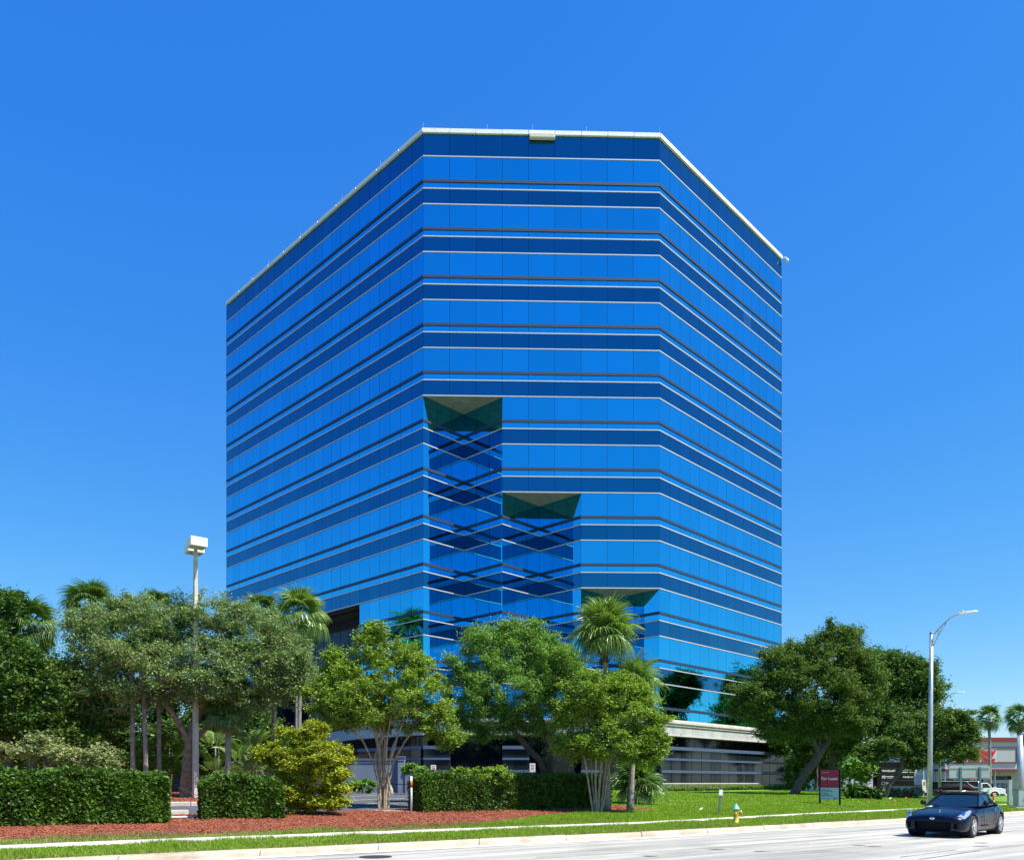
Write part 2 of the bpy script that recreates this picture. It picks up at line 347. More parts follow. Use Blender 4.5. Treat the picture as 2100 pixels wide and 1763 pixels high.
# gutter strip, a little paler, and cracks / joints in the carriageway
M['gutter'] = mat('gutter_concrete', (0.60, 0.56, 0.50), 0.9, noise=(1.5, 0.2), bump=(50, 0.2))
strip('gutter', np.arange(-40, 60, 0.5), lambda x: yk(x) - 0.62, lambda x: yk(x) - 0.03, 0.004, 0.004, M['gutter'])
M['patch'] = mat('road_patch', (0.17, 0.165, 0.155), 0.9, noise=(20, .4))
M['crack'] = mat('tar_line', (0.06, 0.058, 0.055), 0.8)
def ribbon(name, pts, wd, material, z):
    mb = MB()
    for a, b in zip(pts[:-1], pts[1:]):
        a = Vector((a[0], a[1], 0)); b = Vector((b[0], b[1], 0)); d = (b - a).normalized(); n = Vector((-d.y, d.x, 0)) * wd / 2
        w2 = n * rnd.uniform(0.5, 1.2)
        mb.add([a - n + Vector((0, 0, z)), b - w2 + Vector((0, 0, z)), b + w2 + Vector((0, 0, z)), a + n + Vector((0, 0, z))], [(0, 1, 2, 3)])
    o = mb.build(name, material); tag(o, kind='structure'); return o
def along(off, x0, x1, step=1.2, j=0.02): return [(x, float(yk(x)) - off + rnd.uniform(-j, j)) for x in np.arange(x0, x1, step)]
ribbon('road_joint', along(0.66, -12, 34), 0.035, M['crack'], 0.008)
ribbon('road_joint', along(4.6, -6, 34, j=0.015), 0.025, M['crack'], 0.008)
for (a, b, z) in ((G(1846, 1757), G(1960, 1742), 0.011), (G(1885, 1762), G(2010, 1743.5), 0.011), (G(1500, 1738), G(1660, 1729), 0.011), (G(1100, 1757), G(1300, 1747), 0.011), (G(640, 1762), G(760, 1757), 0.011)):
    ribbon('road_crack', [a.lerp(b, t) + Vector((0, rnd.uniform(-.02, .02), 0)) for t in np.linspace(0, 1, 9)], 0.03, M['crack'], z)
for (u, v) in ((1760, 1733), (1790, 1735), (1470, 1741), (2010, 1728), (2012, 1735), (1880, 1719), (1560, 1745), (1330, 1755)):
    c = G(u, v); mb = MB(); n = 9
    mb.add([(c.x + (0.2 + rnd.uniform(-.07, .07)) * math.cos(k * 2 * math.pi / n), c.y + (0.07 + rnd.uniform(-.03, .03)) * math.sin(k * 2 * math.pi / n), 0.012) for k in range(n)], [tuple(range(n))])
    tag(mb.build('road_patch', M['patch']), kind='structure')
# manhole cover low in the carriageway
mb = MB(); c = G(770, 1756.5); mb.lathe([(0.36, 0.0), (0.36, 0.012), (0.30, 0.014), (0.29, 0.008), (0.02, 0.008)], 20, (c.x, c.y, 0.0))
o = mb.build('manhole_cover', mat('cast_iron', (0.05, 0.045, 0.04), 0.7, 0.4)); tag(o, 'dark round iron manhole cover set in the pale road near the kerb', 'manhole cover')

# kerb: cast segments with joints
kr = empty('kerb', (0, 0, 0), kind='structure')
xk = -22.0
while xk < 52:
    x1 = xk + 2.35; xs = np.linspace(xk + 0.008, x1 - 0.008, 4); v = []; h = rnd.uniform(-0.006, 0.006)
    prof = ((-0.03, 0.0), (0.0, 0.09), (0.05, 0.145), (0.24, 0.155), (0.24, 0.0))
    for x in xs:
        for dy, z in prof: v.append((x, float(yk(x)) + dy * 1.25, z + (h if z > 0 else 0)))
    f = []; n = len(prof)
    for i in range(len(xs) - 1):
        for j in range(n - 1): f.append((i * n + j, (i + 1) * n + j, (i + 1) * n + j + 1, i * n + j + 1))
    f.append(tuple(range(n))); f.append(tuple((len(xs) - 1) * n + j for j in range(n - 1, -1, -1)))
    MB().add(v, f).build('kerb_segment', M['kerb'], kr, bevel=0.012)
    xk = x1
strip('far_kerb', np.concatenate([np.arange(-300, -21, 8), [-22.0]]), yk, lambda x: yk(x) + 0.3, 0.15, 0.155, M['kerb'])
strip('far_kerb', np.arange(51.5, 400, 8), yk, lambda x: yk(x) + 0.3, 0.15, 0.155, M['kerb'])
zz = lambda dz: (lambda x, f=None: dz)
strip('verge', xs_all, lambda x: yk(x) + 0.28, ysn, 0.14, 0.185, M['lawn'])
sw = empty('sidewalk', (0, 0, 0), kind='structure')
xk = -24.0
while xk < 50:
    x1 = xk + 1.32; v = []
    hh = 0.205 + rnd.uniform(-0.006, 0.006)
    for x in (xk + 0.008, x1 - 0.008):
        for f_, dz in ((ysn, 0), (ysf, 0)):
            for zb in (hh, 0.1): v.append((x, float(f_(x)), zb))
    MB().add(v, [(0, 4, 6, 2), (1, 3, 7, 5), (0, 1, 5, 4), (2, 6, 7, 3), (0, 2, 3, 1), (4, 5, 7, 6)]).build('sidewalk_slab', M['walk'], sw, bevel=0.008)
    xk = x1
strip('sidewalk_bed', xs_all, ysn, ysf, 0.192, 0.192, M['soil'])

# ground beyond the sidewalk: lawn, mulch beds and parking lot share one fine grid
def gp(l): return np.array([tuple(G(u, v))[:2] for u, v in l])
POLY_PARK = gp([(-250, 1676), (330, 1668), (392, 1669), (600, 1664), (750, 1661), (850, 1657), (1130, 1650), (1160, 1628), (850, 1621.5), (690, 1624), (560, 1635), (500, 1651), (330, 1651), (-250, 1655)])
POLY_M1 = gp([(-250, 1738), (0, 1721), (300, 1715), (600, 1701.5), (900, 1696), (960, 1690), (1080, 1676), (1164, 1667), (1260, 1664), (1345, 1658), (1230, 1648), (1150, 1648), (850, 1656), (750, 1660), (600, 1663), (392, 1668), (330, 1667), (-250, 1675)])
POLY_M2 = gp([(-250, 1655), (330, 1651), (500, 1651), (560, 1635), (690, 1624), (850, 1621.5), (1160, 1625), (1170, 1618), (850, 1616.5), (200, 1619), (-250, 1620)])
def inside(poly, x, y):
    r = np.zeros(x.shape, bool); n = len(poly); j = n - 1
    for i in range(n):
        xi, yi = poly[i]; xj, yj = poly[j]
        c = ((yi > y) != (yj > y)) & (x < (xj - xi) * (y - yi) / (yj - yi + 1e-12) + xi)
        r ^= c; j = i
    return r
def region(x, y):
    r = np.zeros(x.shape, int)
    r[inside(POLY_M2, x, y)] = 1; r[inside(POLY_M1, x, y)] = 1; r[inside(POLY_PARK, x, y)] = 2
    r[(x < 3) & (y > 44) & (y < 54) & (r == 0)] = 1; r[(x < 4) & (y >= 54)] = 2  # asphalt behind the wall is added to keep red mulch bounce off the soffit
    return r
def grid_ground():
    xs = np.concatenate([np.arange(-300, -36, 12), np.arange(-36, 48, 0.3), np.arange(48, 401, 12)])
    ts = np.concatenate([np.arange(0, 50, 0.3), np.arange(50, 90, 4), np.arange(90, 700, 40)])
    X, T = np.meshgrid(xs, ts, indexing='ij'); Y = ysf(X) + T
    near = (T < 50); jit = nr.uniform(-0.012, 0.012, X.shape) * near
    Zg = zt(X, Y + 0.001) + jit - 0.003
    V = np.stack([X, Y, Zg], -1).reshape(-1, 3); nx, nt_ = X.shape
    I = np.arange(nx * nt_).reshape(nx, nt_)
    q = np.stack([I[:-1, :-1], I[1:, :-1], I[1:, 1:], I[:-1, 1:]], -1).reshape(-1, 4)
    cx = (X[:-1, :-1] + X[1:, 1:]).ravel() / 2; cy = (Y[:-1, :-1] + Y[1:, 1:]).ravel() / 2
    reg = region(cx, cy)
    for k, (nm, m_) in enumerate((('lawn', M['lawn']), ('mulch_bed', M['soil']), ('parking_lot', M['asphalt']))):
        qq = q[reg == k]; used, inv = np.unique(qq, return_inverse=True)
        tag(np_mesh(nm, V[used], inv.reshape(-1, 4), m_), kind='structure')
grid_ground()
# parking stall lines
for (a, b) in ((G(700, 1634), G(790, 1630)), (G(690, 1642), G(830, 1637)), (G(760, 1627), G(830, 1625)), (G(640, 1650), G(835, 1646))):
    mb = MB(); d = (b - a); L_ = d.length; d.normalize(); n = Vector((-d.y, d.x, 0)) * 0.05; vs = []; fs = []
    k = max(2, int(L_ / 0.3))
    for i in range(k + 1):
        p = a + d * (L_ * i / k)
        for s_ in (-1, 1):
            q_ = p + n * s_; vs.append((q_.x, q_.y, float(zt(q_.x, q_.y)) + 0.022))
    for i in range(k): fs.append((2 * i, 2 * i + 2, 2 * i + 3, 2 * i + 1))
    tag(mb.add(vs, fs).build('stall_line', M['paint']), kind='structure')
# wheel stops
def wheel_stop(u0, u1, v, label):
    a = G(u0, v); b = G(u1, v); d = (b - a); d.z = 0; L_ = min(d.length, 1.9); ang = math.atan2(d.y, d.x)
    c = (a + b) / 2; mb = MB(); h = 0.14
    mb.add([(x * L_ / 2, y * wd, z) for x in (-1, 1) for (y, wd, z) in ((-1, .09, -0.05), (-1, .055, h), (1, .055, h), (1, .09, -0.05))], [(0, 1, 2, 3), (7, 6, 5, 4), (0, 4, 5, 1), (1, 5, 6, 2), (2, 6, 7, 3), (3, 7, 4, 0)])
    o = mb.build('wheel_stop', M['concrete'], bevel=0.02); o.location = (c.x, c.y, float(zt(c.x, c.y)) + 0.01); o.rotation_euler.z = ang
    tag(o, label, 'wheel stop', 'concrete wheel stops in the parking lot')
wheel_stop(318, 387, 1669, 'pale concrete wheel stop in the gap between the two left hedges')
wheel_stop(694, 726, 1622.5, 'concrete wheel stop just right of the golden bush, by the blue wall')
wheel_stop(750, 776, 1622.5, 'concrete wheel stop directly left of the multi-stemmed tree trunk')
wheel_stop(808, 838, 1622.5, 'concrete wheel stop between the multi-stemmed trunk and the white marker post')
# kerb round the oak island
a_, b_ = G(300, 1652), G(560, 1650.5)
ik = empty('island_kerb', (0, 0, 0), kind='structure')
for i in range(6):
    p = a_.lerp(b_, i / 6 + 0.003); q = a_.lerp(b_, (i + 1) / 6 - 0.003); d = q - p; L_ = d.length; c = (p + q) / 2
    MB().box((c.x, c.y, float(zt(c.x, c.y)) + 0.05), (L_, 0.2, 0.22), Matrix.Rotation(math.atan2(d.y, d.x), 3, 'Z')).build('kerb_segment', M['concrete'], ik, bevel=0.03)
# white edging pipe lying in the mulch
a_, b_ = G(302, 1679), G(440, 1675)
o = MB().tube([a_ + Vector((0, 0, .04)), (a_ + b_) / 2 + Vector((0, 0, .035)), b_ + Vector((0, 0, .04))], 0.035, 8).build('white_pipe', M['paint'], smooth=True)
tag(o, 'long white pipe lying on the red mulch below the hedge gap', 'pipe')

# ------------------------------------------------------------------ office tower
S = 52.2
B = Vector((-0.1361 * S, 1.2446 * S)); Cc = Vector((0.2276 * S, 1.2540 * S)); A = Vector((-0.5957 * S, 1.6945 * S)); D = Vector((0.5125 * S, 1.5450 * S))
PIT = 3.829
def zw(k): return 51.74 - PIT * k
ZTOP = 1.62 + (1604 - 265.5) * 0.039043
e1 = (Cc - B) / 9                                   # one front module
dr = (D - Cc).normalized(); dl = (A - B).normalized()
nl = (B - A).length / 23; nrt = (D - Cc).length / 14
def notch(k0):                                     # plan of a V notch cut between front modules k0..k0+3
    p = B + e1 * k0; q = B + e1 * (k0 + 3); m_ = (p + q) / 2; n_ = Vector((-e1.y, e1.x)).normalized()
    return m_ + n_ * (e1.length * 1.5)
def plan(k):
    """wall polyline A..D for floor k: list of (p, q, modules, face)"""
    s = [(A, B, 23, 'left')]
    st = 0
    for i, kk in enumerate((5, 7, 9)):
        if k >= kk:
            p = B + e1 * (3 * i); q = B + e1 * (3 * i + 3); m_ = notch(3 * i)
            s += [(p, m_, 3, 'notch'), (m_, q, 3, 'notch')]; st = 3 * i + 3
    if st < 9: s.append((B + e1 * st, Cc, 9 - st, 'front'))
    s.append((Cc, D, 14, 'right'))
    return s
def nrm(p, q): d = (q - p).normalized(); return Vector((d.y, -d.x))      # outward (towards the street)
def offs(pl, o):
    """polyline points moved outward by o with mitres"""
    out = []
    for i, p in enumerate(pl):
        ns = []
        if i > 0: ns.append(nrm(pl[i - 1], p))
        if i < len(pl) - 1: ns.append(nrm(p, pl[i + 1]))
        if len(ns) == 1: out.append(p + ns[0] * o)
        else:
            m_ = (ns[0] + ns[1]).normalized(); out.append(p + m_ * (o / max(0.3, m_.dot(ns[0]))))
    return out
tower = empty('office_tower', (2.0, 75, 0.9), 'tall octagonal office tower of mirrored blue glass with dark spandrel bands', 'office building')
TI = tower.matrix_world.copy(); tower_off = Vector((2.0, 75, 0.9))
def tp(o):                                          # parent to tower keeping world position
    o.parent = tower; o.location = Vector(o.location) - tower_off; return o
# panes share one unit mesh per kind
def unit_pane(name, m_):
    mb = MB(); g = 0.5
    mb.add([(-g, -g, 0), (g, -g, 0), (g, g, 0), (-g, g, 0), (-g, -g, -1), (g, -g, -1), (g, g, -1), (-g, g, -1)],
           [(0, 1, 2, 3), (0, 4, 5, 1), (1, 5, 6, 2), (2, 6, 7, 3), (3, 7, 4, 0)])
    return mb.mesh(name, m_)
UM = {'window_pane': unit_pane('window_pane', M['glass']), 'transom_pane': unit_pane('transom_pane', M['glass2']), 'spandrel_panel': unit_pane('spandrel_panel', M['spandrel'])}
panes = {k: [] for k in UM}
def add_pane(kind, p, q, z0, z1, gap=0.011, tilt=0.0024, dz=0.0):
    d = (q - p); w_ = d.length - 2 * gap; h_ = z1 - z0 - 2 * gap; n = nrm(p, q); c = (p + q) / 2 + n * dz
    X = Vector((d.x, d.y, 0)).normalized(); Zn = Vector((n.x, n.y, 0)); Yv = Vector((0, 0, 1))
    rot = Matrix((X, Yv, Zn)).transposed()
    rot = rot @ Euler((nr.normal() * tilt, nr.normal() * tilt, 0)).to_matrix()
    m4 = Matrix.Translation((c.x, c.y, (z0 + z1) / 2)) @ rot.to_4x4() @ Matrix.Diagonal((w_, h_, 0.03, 1))
    v = Vector((-c.x, -c.y)); dist = v.length; area = w_ * h_ * max(0.05, v.normalized().dot(n)) / dist ** 2
    panes[kind].append((area, m4)); return m4
RL = 6                                             # left face recess starts 6 modules from the corner
for k in range(0, 12):
    zt_ = zw(k) - 0.06; segs = plan(k)
    for (p, q, n, face) in segs:
        for i in range(n):
            a = p.lerp(q, i / n); b = p.lerp(q, (i + 1) / n)
            back = face == 'left' and k >= 9 and 5 <= i < 23 - RL
            last = k == 11
            if back: continue
            zb = zt_ - 1.80
            add_pane('window_pane', a, b, zb, zt_)
            if last:
                add_pane('transom_pane', a, b, 6.3, zb - 0.22)
            else:
                add_pane('transom_pane', a, b, zt_ - 2.46, zb - 0.22)
                m4 = add_pane('spandrel_panel', a, b, zw(k + 1) + 0.06, zt_ - 2.58)
                if face == 'right' and i == 9 and k == 1: ODD = m4
# parapet spandrel under the coping
for (p, q, n, face) in plan(0):
    for i in range(n):
        add_pane('spandrel_panel', p.lerp(q, i / n), p.lerp(q, (i + 1) / n), zw(0) + 0.06, ZTOP - 0.33)
for kind, lst in panes.items():
    lst.sort(key=lambda t: -t[0])
    if kind == 'spandrel_panel': lst.sort(key=lambda t: 0 if t[1] is ODD else 1)
    for (a_, m4) in lst[:300]:
        o = bpy.data.objects.new(kind, UM[kind]); link(o); o.matrix_world = m4
        o.parent = tower; o.location = Vector(o.location) - tower_off
        if m4 is ODD:
            o.data = o.data.copy(); o.data.materials[0] = glass_mat('replacement_glass', (0.16, 0.30, 0.44), 0.15); o['label'] = 'paler grey replacement panel'
    rest = lst[300:]
    if rest:
        base = np.array([v.co[:] for v in UM[kind].vertices]); vs = []; fs = []; pol = [tuple(pp.vertices) for pp in UM[kind].polygons]
        for i, (a_, m4) in enumerate(rest):
            mm = np.array(m4); vs.append(base @ mm[:3, :3].T + mm[:3, 3]); fs += [tuple(i * 8 + j for j in f) for f in pol]
        o = np_mesh(kind.replace('pane', 'glazing').replace('panel', 'band'), np.concatenate(vs), fs, UM[kind].materials[0]); tag(o, kind='stuff'); tp(o)
# horizontal trims, one piece per wall face, mitred at the corners
def trim_run(name, pts, z0, z1, o_out, m_, o_in=-0.03):
    op = offs(pts, o_out); ip = offs(pts, o_in)
    for i in range(len(pts) - 1):
        v = [(*ip[i], z0), (*op[i], z0), (*op[i], z1), (*ip[i], z1), (*ip[i + 1], z0), (*op[i + 1], z0), (*op[i + 1], z1), (*ip[i + 1], z1)]
        tp(MB().add(v, [(0, 1, 2, 3), (7, 6, 5, 4), (0, 4, 5, 1), (1, 5, 6, 2), (2, 6, 7, 3), (3, 7, 4, 0)]).build(name, m_))
def pts_of(segs): return [segs[0][0]] + [s_[1] for s_ in segs]
for k in range(0, 12):
    segs = plan(k); ps = pts_of(segs)
    psd = ps
    if k >= 9: psd = [A, A + (B - A) * (5 / 23)], [B + (A - B) * (RL / 23)] + ps[1:]
    up = pts_of(plan(k - 1)) if k > 0 else ps
    if k >= 10: up = None
    for up_ in ([up] if up else psd): trim_run('white_trim', up_, zw(k) - 0.04, zw(k) + 0.04, 0.045, M['white'])
    runs = psd if isinstance(psd, tuple) else [psd]
    for r_ in runs:
        trim_run('navy_trim', r_, zw(k) - 0.06 - 2.02, zw(k) - 0.06 - 1.80, 0.07, M['navy'])
        if k < 11: trim_run('white_trim', r_, zw(k) - 0.06 - 2.56, zw(k) - 0.06 - 2.48, 0.045, M['white'])
# dark core behind the panes
bk = [D + Vector((3.0, 15)), A + Vector((0.5, 14))]
for (ka, kb) in ((0, 5), (5, 7), (7, 9), (9, 12)):
    ps = offs(pts_of(plan(ka)), -0.05)
    z1 = ZTOP - 0.2 if ka == 0 else zw(ka) - 0.02
    z0 = zw(kb) - 0.02 if kb < 12 else 6.0
    if ka == 9:                                     # left face recess
        n_in = -nrm(A, B); a5 = A + (B - A) * (5 / 23); a6 = B + (A - B) * (RL / 23)
        ps = [ps[0], a5 + n_in * 0.05, a5 + n_in * 3.0, a6 + n_in * 3.0, a6 + n_in * 0.05] + ps[1:]
    poly = [tuple(p) for p in ps] + [tuple(b) for b in bk]
    tp(MB().prism(poly, z0, z1).build('building_core', M['core']))
# rear walls are the same blue glass
rb = MB()
for p, q in ((D, bk[0]), (bk[0], bk[1]), (bk[1], A)):
    n = nrm(p, q) * 0.03
    for k in range(-1, 12):
        zt_ = zw(k) - 0.06 if k >= 0 else ZTOP - 0.35; zl = zw(k + 1) + 0.06
        rb.add([(*(p + n), zl), (*(q + n), zl), (*(q + n), zt_), (*(p + n), zt_)], [(0, 1, 2, 3)])
tp(rb.build('rear_glazing', M['spandrel']))
# coping pieces
op = offs([A, B, Cc, D], 0.16); ip = offs([A, B, Cc, D], -0.5)
for (p, q, n, i0) in ((A, B, 11, 0), (B, Cc, 9, 1), (Cc, D, 7, 2)):
    for i in range(n):
        t0, t1 = i / n + 0.0012, (i + 1) / n - 0.0012
        o0, o1 = op[i0].lerp(op[i0 + 1], t0), op[i0].lerp(op[i0 + 1], t1); q0, q1 = ip[i0].lerp(ip[i0 + 1], t0), ip[i0].lerp(ip[i0 + 1], t1)
        dz = rnd.uniform(-0.008, 0.008); z0, z1 = ZTOP - 0.33 + dz, ZTOP + dz
        tp(MB().add([(*q0, z0), (*o0, z0), (*o0, z1), (*q0, z1 - .03), (*q1, z0), (*o1, z0), (*o1, z1), (*q1, z1 - .03)], [(0, 1, 2, 3), (7, 6, 5, 4), (0, 4, 5, 1), (1, 5, 6, 2), (2, 6, 7, 3), (3, 7, 4, 0)]).build('coping', M['lampbox']))
tp(MB().prism([tuple(p) for p in offs([A, B, Cc, D], -0.4)] + [tuple(b + Vector((0, -0.5))) for b in bk], ZTOP - 0.6, ZTOP - 0.15).build('flat_roof', M['stucco2']))
for (p, q, ts) in ((B, Cc, (0.0, 0.27, 0.46, 0.69, 1.0)), (A, B, (0.16, 0.27, 0.45, 0.66, 0.83)), (Cc, D, (0.33, 0.7))):
    for t_ in ts:
        c = p.lerp(q, t_); tp(MB().tube([(c.x, c.y, ZTOP - 0.05), (c.x, c.y, ZTOP + 0.55)], [0.009, 0.005], 6).build('lightning_rod', M['steel']))
# light box hung under the coping of the front
c0 = B + e1 * 4.03; c1 = B + e1 * 5.0; nf = nrm(B, Cc)
m_ = (c0 + c1) / 2 + nf * 0.22
ang = math.atan2(e1.y, e1.x)
tp(MB().box((m_.x, m_.y, ZTOP - 0.56), ((c1 - c0).length, 0.34, 0.36), Matrix.Rotation(ang, 3, 'Z')).build('parapet_light_box', M['cream'], bevel=0.05))
# security camera arm on the far right roof corner
cD = D + dr * 0.1
mb = MB(); mb.tube([(cD.x - .3, cD.y, ZTOP - 0.2), (cD.x + 0.45, cD.y - 0.1, ZTOP - 0.15), (cD.x + 0.5, cD.y - 0.1, ZTOP - 0.3)], 0.06, 8)
mb.lathe([(0.05, 0.1), (0.17, 0.05), (0.19, -0.08), (0.12, -0.2), (0.02, -0.24)], 12, (cD.x + 0.5, cD.y - .1, ZTOP - 0.38)); tp(mb.build('roof_camera', M['lampbox'], smooth=True))
# triangular soffits over the notches
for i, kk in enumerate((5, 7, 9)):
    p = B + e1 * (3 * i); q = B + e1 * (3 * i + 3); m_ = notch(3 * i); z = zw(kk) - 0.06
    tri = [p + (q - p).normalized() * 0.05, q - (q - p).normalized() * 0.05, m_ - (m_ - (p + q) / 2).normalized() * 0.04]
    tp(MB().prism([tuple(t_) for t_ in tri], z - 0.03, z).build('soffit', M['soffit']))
# left face recess: soffit, side walls and dark glazing
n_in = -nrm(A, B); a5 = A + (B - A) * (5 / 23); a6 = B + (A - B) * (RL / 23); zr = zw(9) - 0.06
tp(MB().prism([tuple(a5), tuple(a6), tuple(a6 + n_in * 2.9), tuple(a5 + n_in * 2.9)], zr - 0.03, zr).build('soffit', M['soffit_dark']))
for t_ in (0.2, 0.45, 0.7, 0.9):
    c = a6.lerp(a5, t_ * 0.5) + n_in * 1.2
    tp(MB().box((c.x, c.y, zr - 0.045), (2.4, 0.25, 0.02), Matrix.Rotation(math.atan2(dl.y, dl.x), 3, 'Z')).build('soffit_slot', M['black']))
for i in range(12):
    for (z0, z1, mm) in ((zr - 1.0, zr - 0.1, 'black'), (zr - 2.6, zr - 1.05, 'dglass'), (zr - 4.3, zr - 2.66, 'dglass'), (zr - 6.5, zr - 4.36, 'dglass'), (zr - 9.2, zr - 6.56, 'dglass')):
        p = a5.lerp(a6, i / 12) + n_in * 2.93; q = a5.lerp(a6, (i + 1) / 12) + n_in * 2.93; n = -n_in; d = (q - p).normalized() * 0.03
        v = [(*(p + d), z0), (*(q - d), z0), (*(q - d), z1), (*(p + d), z1)]; w_ = [(x + n.x * .04, y + n.y * .04, z) for x, y, z in v]
        if mm == 'dglass': tp(MB().add(v + w_, [(4, 5, 6, 7), (0, 1, 5, 4), (1, 2, 6, 5), (2, 3, 7, 6), (3, 0, 4, 7)]).build('recessed_pane', M[mm]))
# ------------------------------------------------------------------ podium
PZ = lambda x: EYE + x
pod_top = PZ(5.15)
def rail(pts, zs, o_out, m_, name, o_in=-0.2): trim_run(name, pts, zs[0], zs[1], o_out, m_, o_in)
Aend = B + (A - B) * (RL / 23)
pl = [Aend, B, Cc, D + dr * 0.45]
rail(pl, (PZ(5.02), PZ(5.15)), 0.30, M['cornice'], 'cornice', -0.5)
rail(pl, (PZ(4.84), PZ(5.02)), 0.42, M['cornice'], 'cornice', -0.5)
rail(pl, (PZ(4.64), PZ(4.84)), 0.33, M['cornice'], 'cornice', -0.5)
rail(pl, (PZ(3.82), PZ(3.90)), 0.30, M['cornice'], 'fascia_lip', -0.5)
for (p, q, n) in ((Aend, B, 6), (B, Cc, 9), (Cc, D + dr * 0.45, 14)):
    for i in range(n):
        a = p.lerp(q, i / n); b = p.lerp(q, (i + 1) / n); nn = nrm(p, q); d = (b - a).normalized() * 0.008; o1 = 0.24
        v = [(*(a + d + nn * o1), PZ(3.90)), (*(b - d + nn * o1), PZ(3.90)), (*(b - d + nn * o1), PZ(4.64)), (*(a + d + nn * o1), PZ(4.64))]
        w_ = [(x - nn.x * .15, y - nn.y * .15, z) for x, y, z in v]
        tp(MB().add(v + w_, [(0, 1, 2, 3), (1, 0, 4, 5), (2, 1, 5, 6), (3, 2, 6, 7), (0, 3, 7, 4)]).build('fascia_panel', M['stone']))
# canopy roof slab closes the notches at the top, core of the lower storeys
ps = offs([Aend, B, Cc, D], -0.1)
tp(MB().prism([tuple(p) for p in ps] + [tuple(b) for b in bk], PZ(3.86), PZ(4.9)).build('podium_roof', M['stucco2']))
psn = offs([A, B, Cc, D], -0.7); psn[1] = psn[1] + Vector((0.6, 2.6)); psn[2] = psn[2] + Vector((-0.1, 0.0)); 
inner = [tuple(psn[0]), tuple(B + n_in * 2.6 + dl * 1.0), tuple(B + e1 * 1 + Vector((0, 2.6))), tuple(Cc - e1 * 0.6 + Vector((0, 2.6))), tuple(Cc + dr * 0.5 - nrm(Cc, D) * 0.9), tuple(D - nrm(Cc, D) * 0.9), tuple(bk[0]), tuple(bk[1])]
tp(MB().prism(inner, -0.2, PZ(3.84)).build('recessed_dark_glazing', M['dglass']))
def grid_wall(p, q, n, o=0.12, top=True):
    """rows of grey-green glass panels between blue metal ledges"""
    nn = nrm(p, q); rows = ((-0.02, 0.77), (1.04, 1.80), (2.02, 2.66))
    for i in range(n):
        a = p.lerp(q, i / n); b = p.lerp(q, (i + 1) / n); d = (b - a).normalized() * 0.035
        for (z0, z1) in rows + (((2.97, 3.78),) if top else ()):
            mm = M['podpanel'] if z0 < 2.9 else M['dglass']; oo = o if z0 < 2.9 else -0.55
            v = [(*(a + d + nn * oo), PZ(z0)), (*(b - d + nn * oo), PZ(z0)), (*(b - d + nn * oo), PZ(z1)), (*(a + d + nn * oo), PZ(z1))]
            w_ = [(x - nn.x * .06, y - nn.y * .06, z) for x, y, z in v]
            tp(MB().add(v + w_, [(0, 1, 2, 3), (1, 0, 4, 5), (2, 1, 5, 6), (3, 2, 6, 7), (0, 3, 7, 4)]).build('podium_panel', mm))
    for (z0, z1) in ((2.68, 2.95), (1.82, 2.0), (0.80, 1.02)):
        trim_run('blue_ledge', [p, q], PZ(z0), PZ(z1), o + 0.13, M['ledge'], -0.3)
    trim_run('base_ledge', [p, q], PZ(-0.12), PZ(-0.03), o + 0.1, M['cornice'], -0.3)
    trim_run('plinth', [p, q], -0.2, PZ(-0.14), o + 0.03, M['stone'], -0.3)
    v = MB(); bx = [p + nn * (o - 0.07), q + nn * (o - 0.07), q - nn * 0.4, p - nn * 0.4]
    tp(v.prism([tuple(t_) for t_ in bx], -0.2, PZ(2.66)).build('wall_backing', M['core']))
grid_wall(Cc, D + dr * 0.45, 14)
for i in (0, 3, 6):
    p = B + e1 * i; grid_wall(p, p + e1 * 1.02, 2, 0.1, False)
p = B + (A - B) * (RL / 23)
grid_wall(p, B + (A - B) * 0.005, 6, 0.1)
# ------------------------------------------------------------------ vegetation
def leaf_cloud(cent, size, asp=0.5, updir=0.35, fold=True, seed=0, droop=0.0, tri=False):
    """rhombic leaves at the given centres; returns verts, quads"""
    g = np.random.default_rng(seed); n = len(cent); size = np.broadcast_to(np.asarray(size, float), (n,)) * g.uniform(0.65, 1.35, n)
    nrm_ = g.normal(size=(n, 3)); nrm_[:, 2] = np.abs(nrm_[:, 2]) + updir * 2; nrm_ /= np.linalg.norm(nrm_, axis=1)[:, None]
    t = g.normal(size=(n, 3)); t[:, 2] -= droop; t -= nrm_ * (t * nrm_).sum(1)[:, None]; t /= np.linalg.norm(t, axis=1)[:, None]
    b = np.cross(nrm_, t); L_ = size[:, None]; W = L_ * asp
    if tri:
        v = np.stack([cent - t * L_ / 2 - b * W * 0.55, cent - t * L_ * 0.3 + b * W * 0.7, cent + t * L_ * 0.62], 1).reshape(-1, 3)
        return v, np.arange(n * 3).reshape(n, 3)
    v = np.stack([cent - t * L_ / 2, cent + b * W / 2 + nrm_ * L_ * 0.06, cent + t * L_ / 2, cent - b * W / 2 + nrm_ * L_ * 0.06], 1).reshape(-1, 3)
    q = np.arange(n * 4).reshape(n, 4)
    return v, q

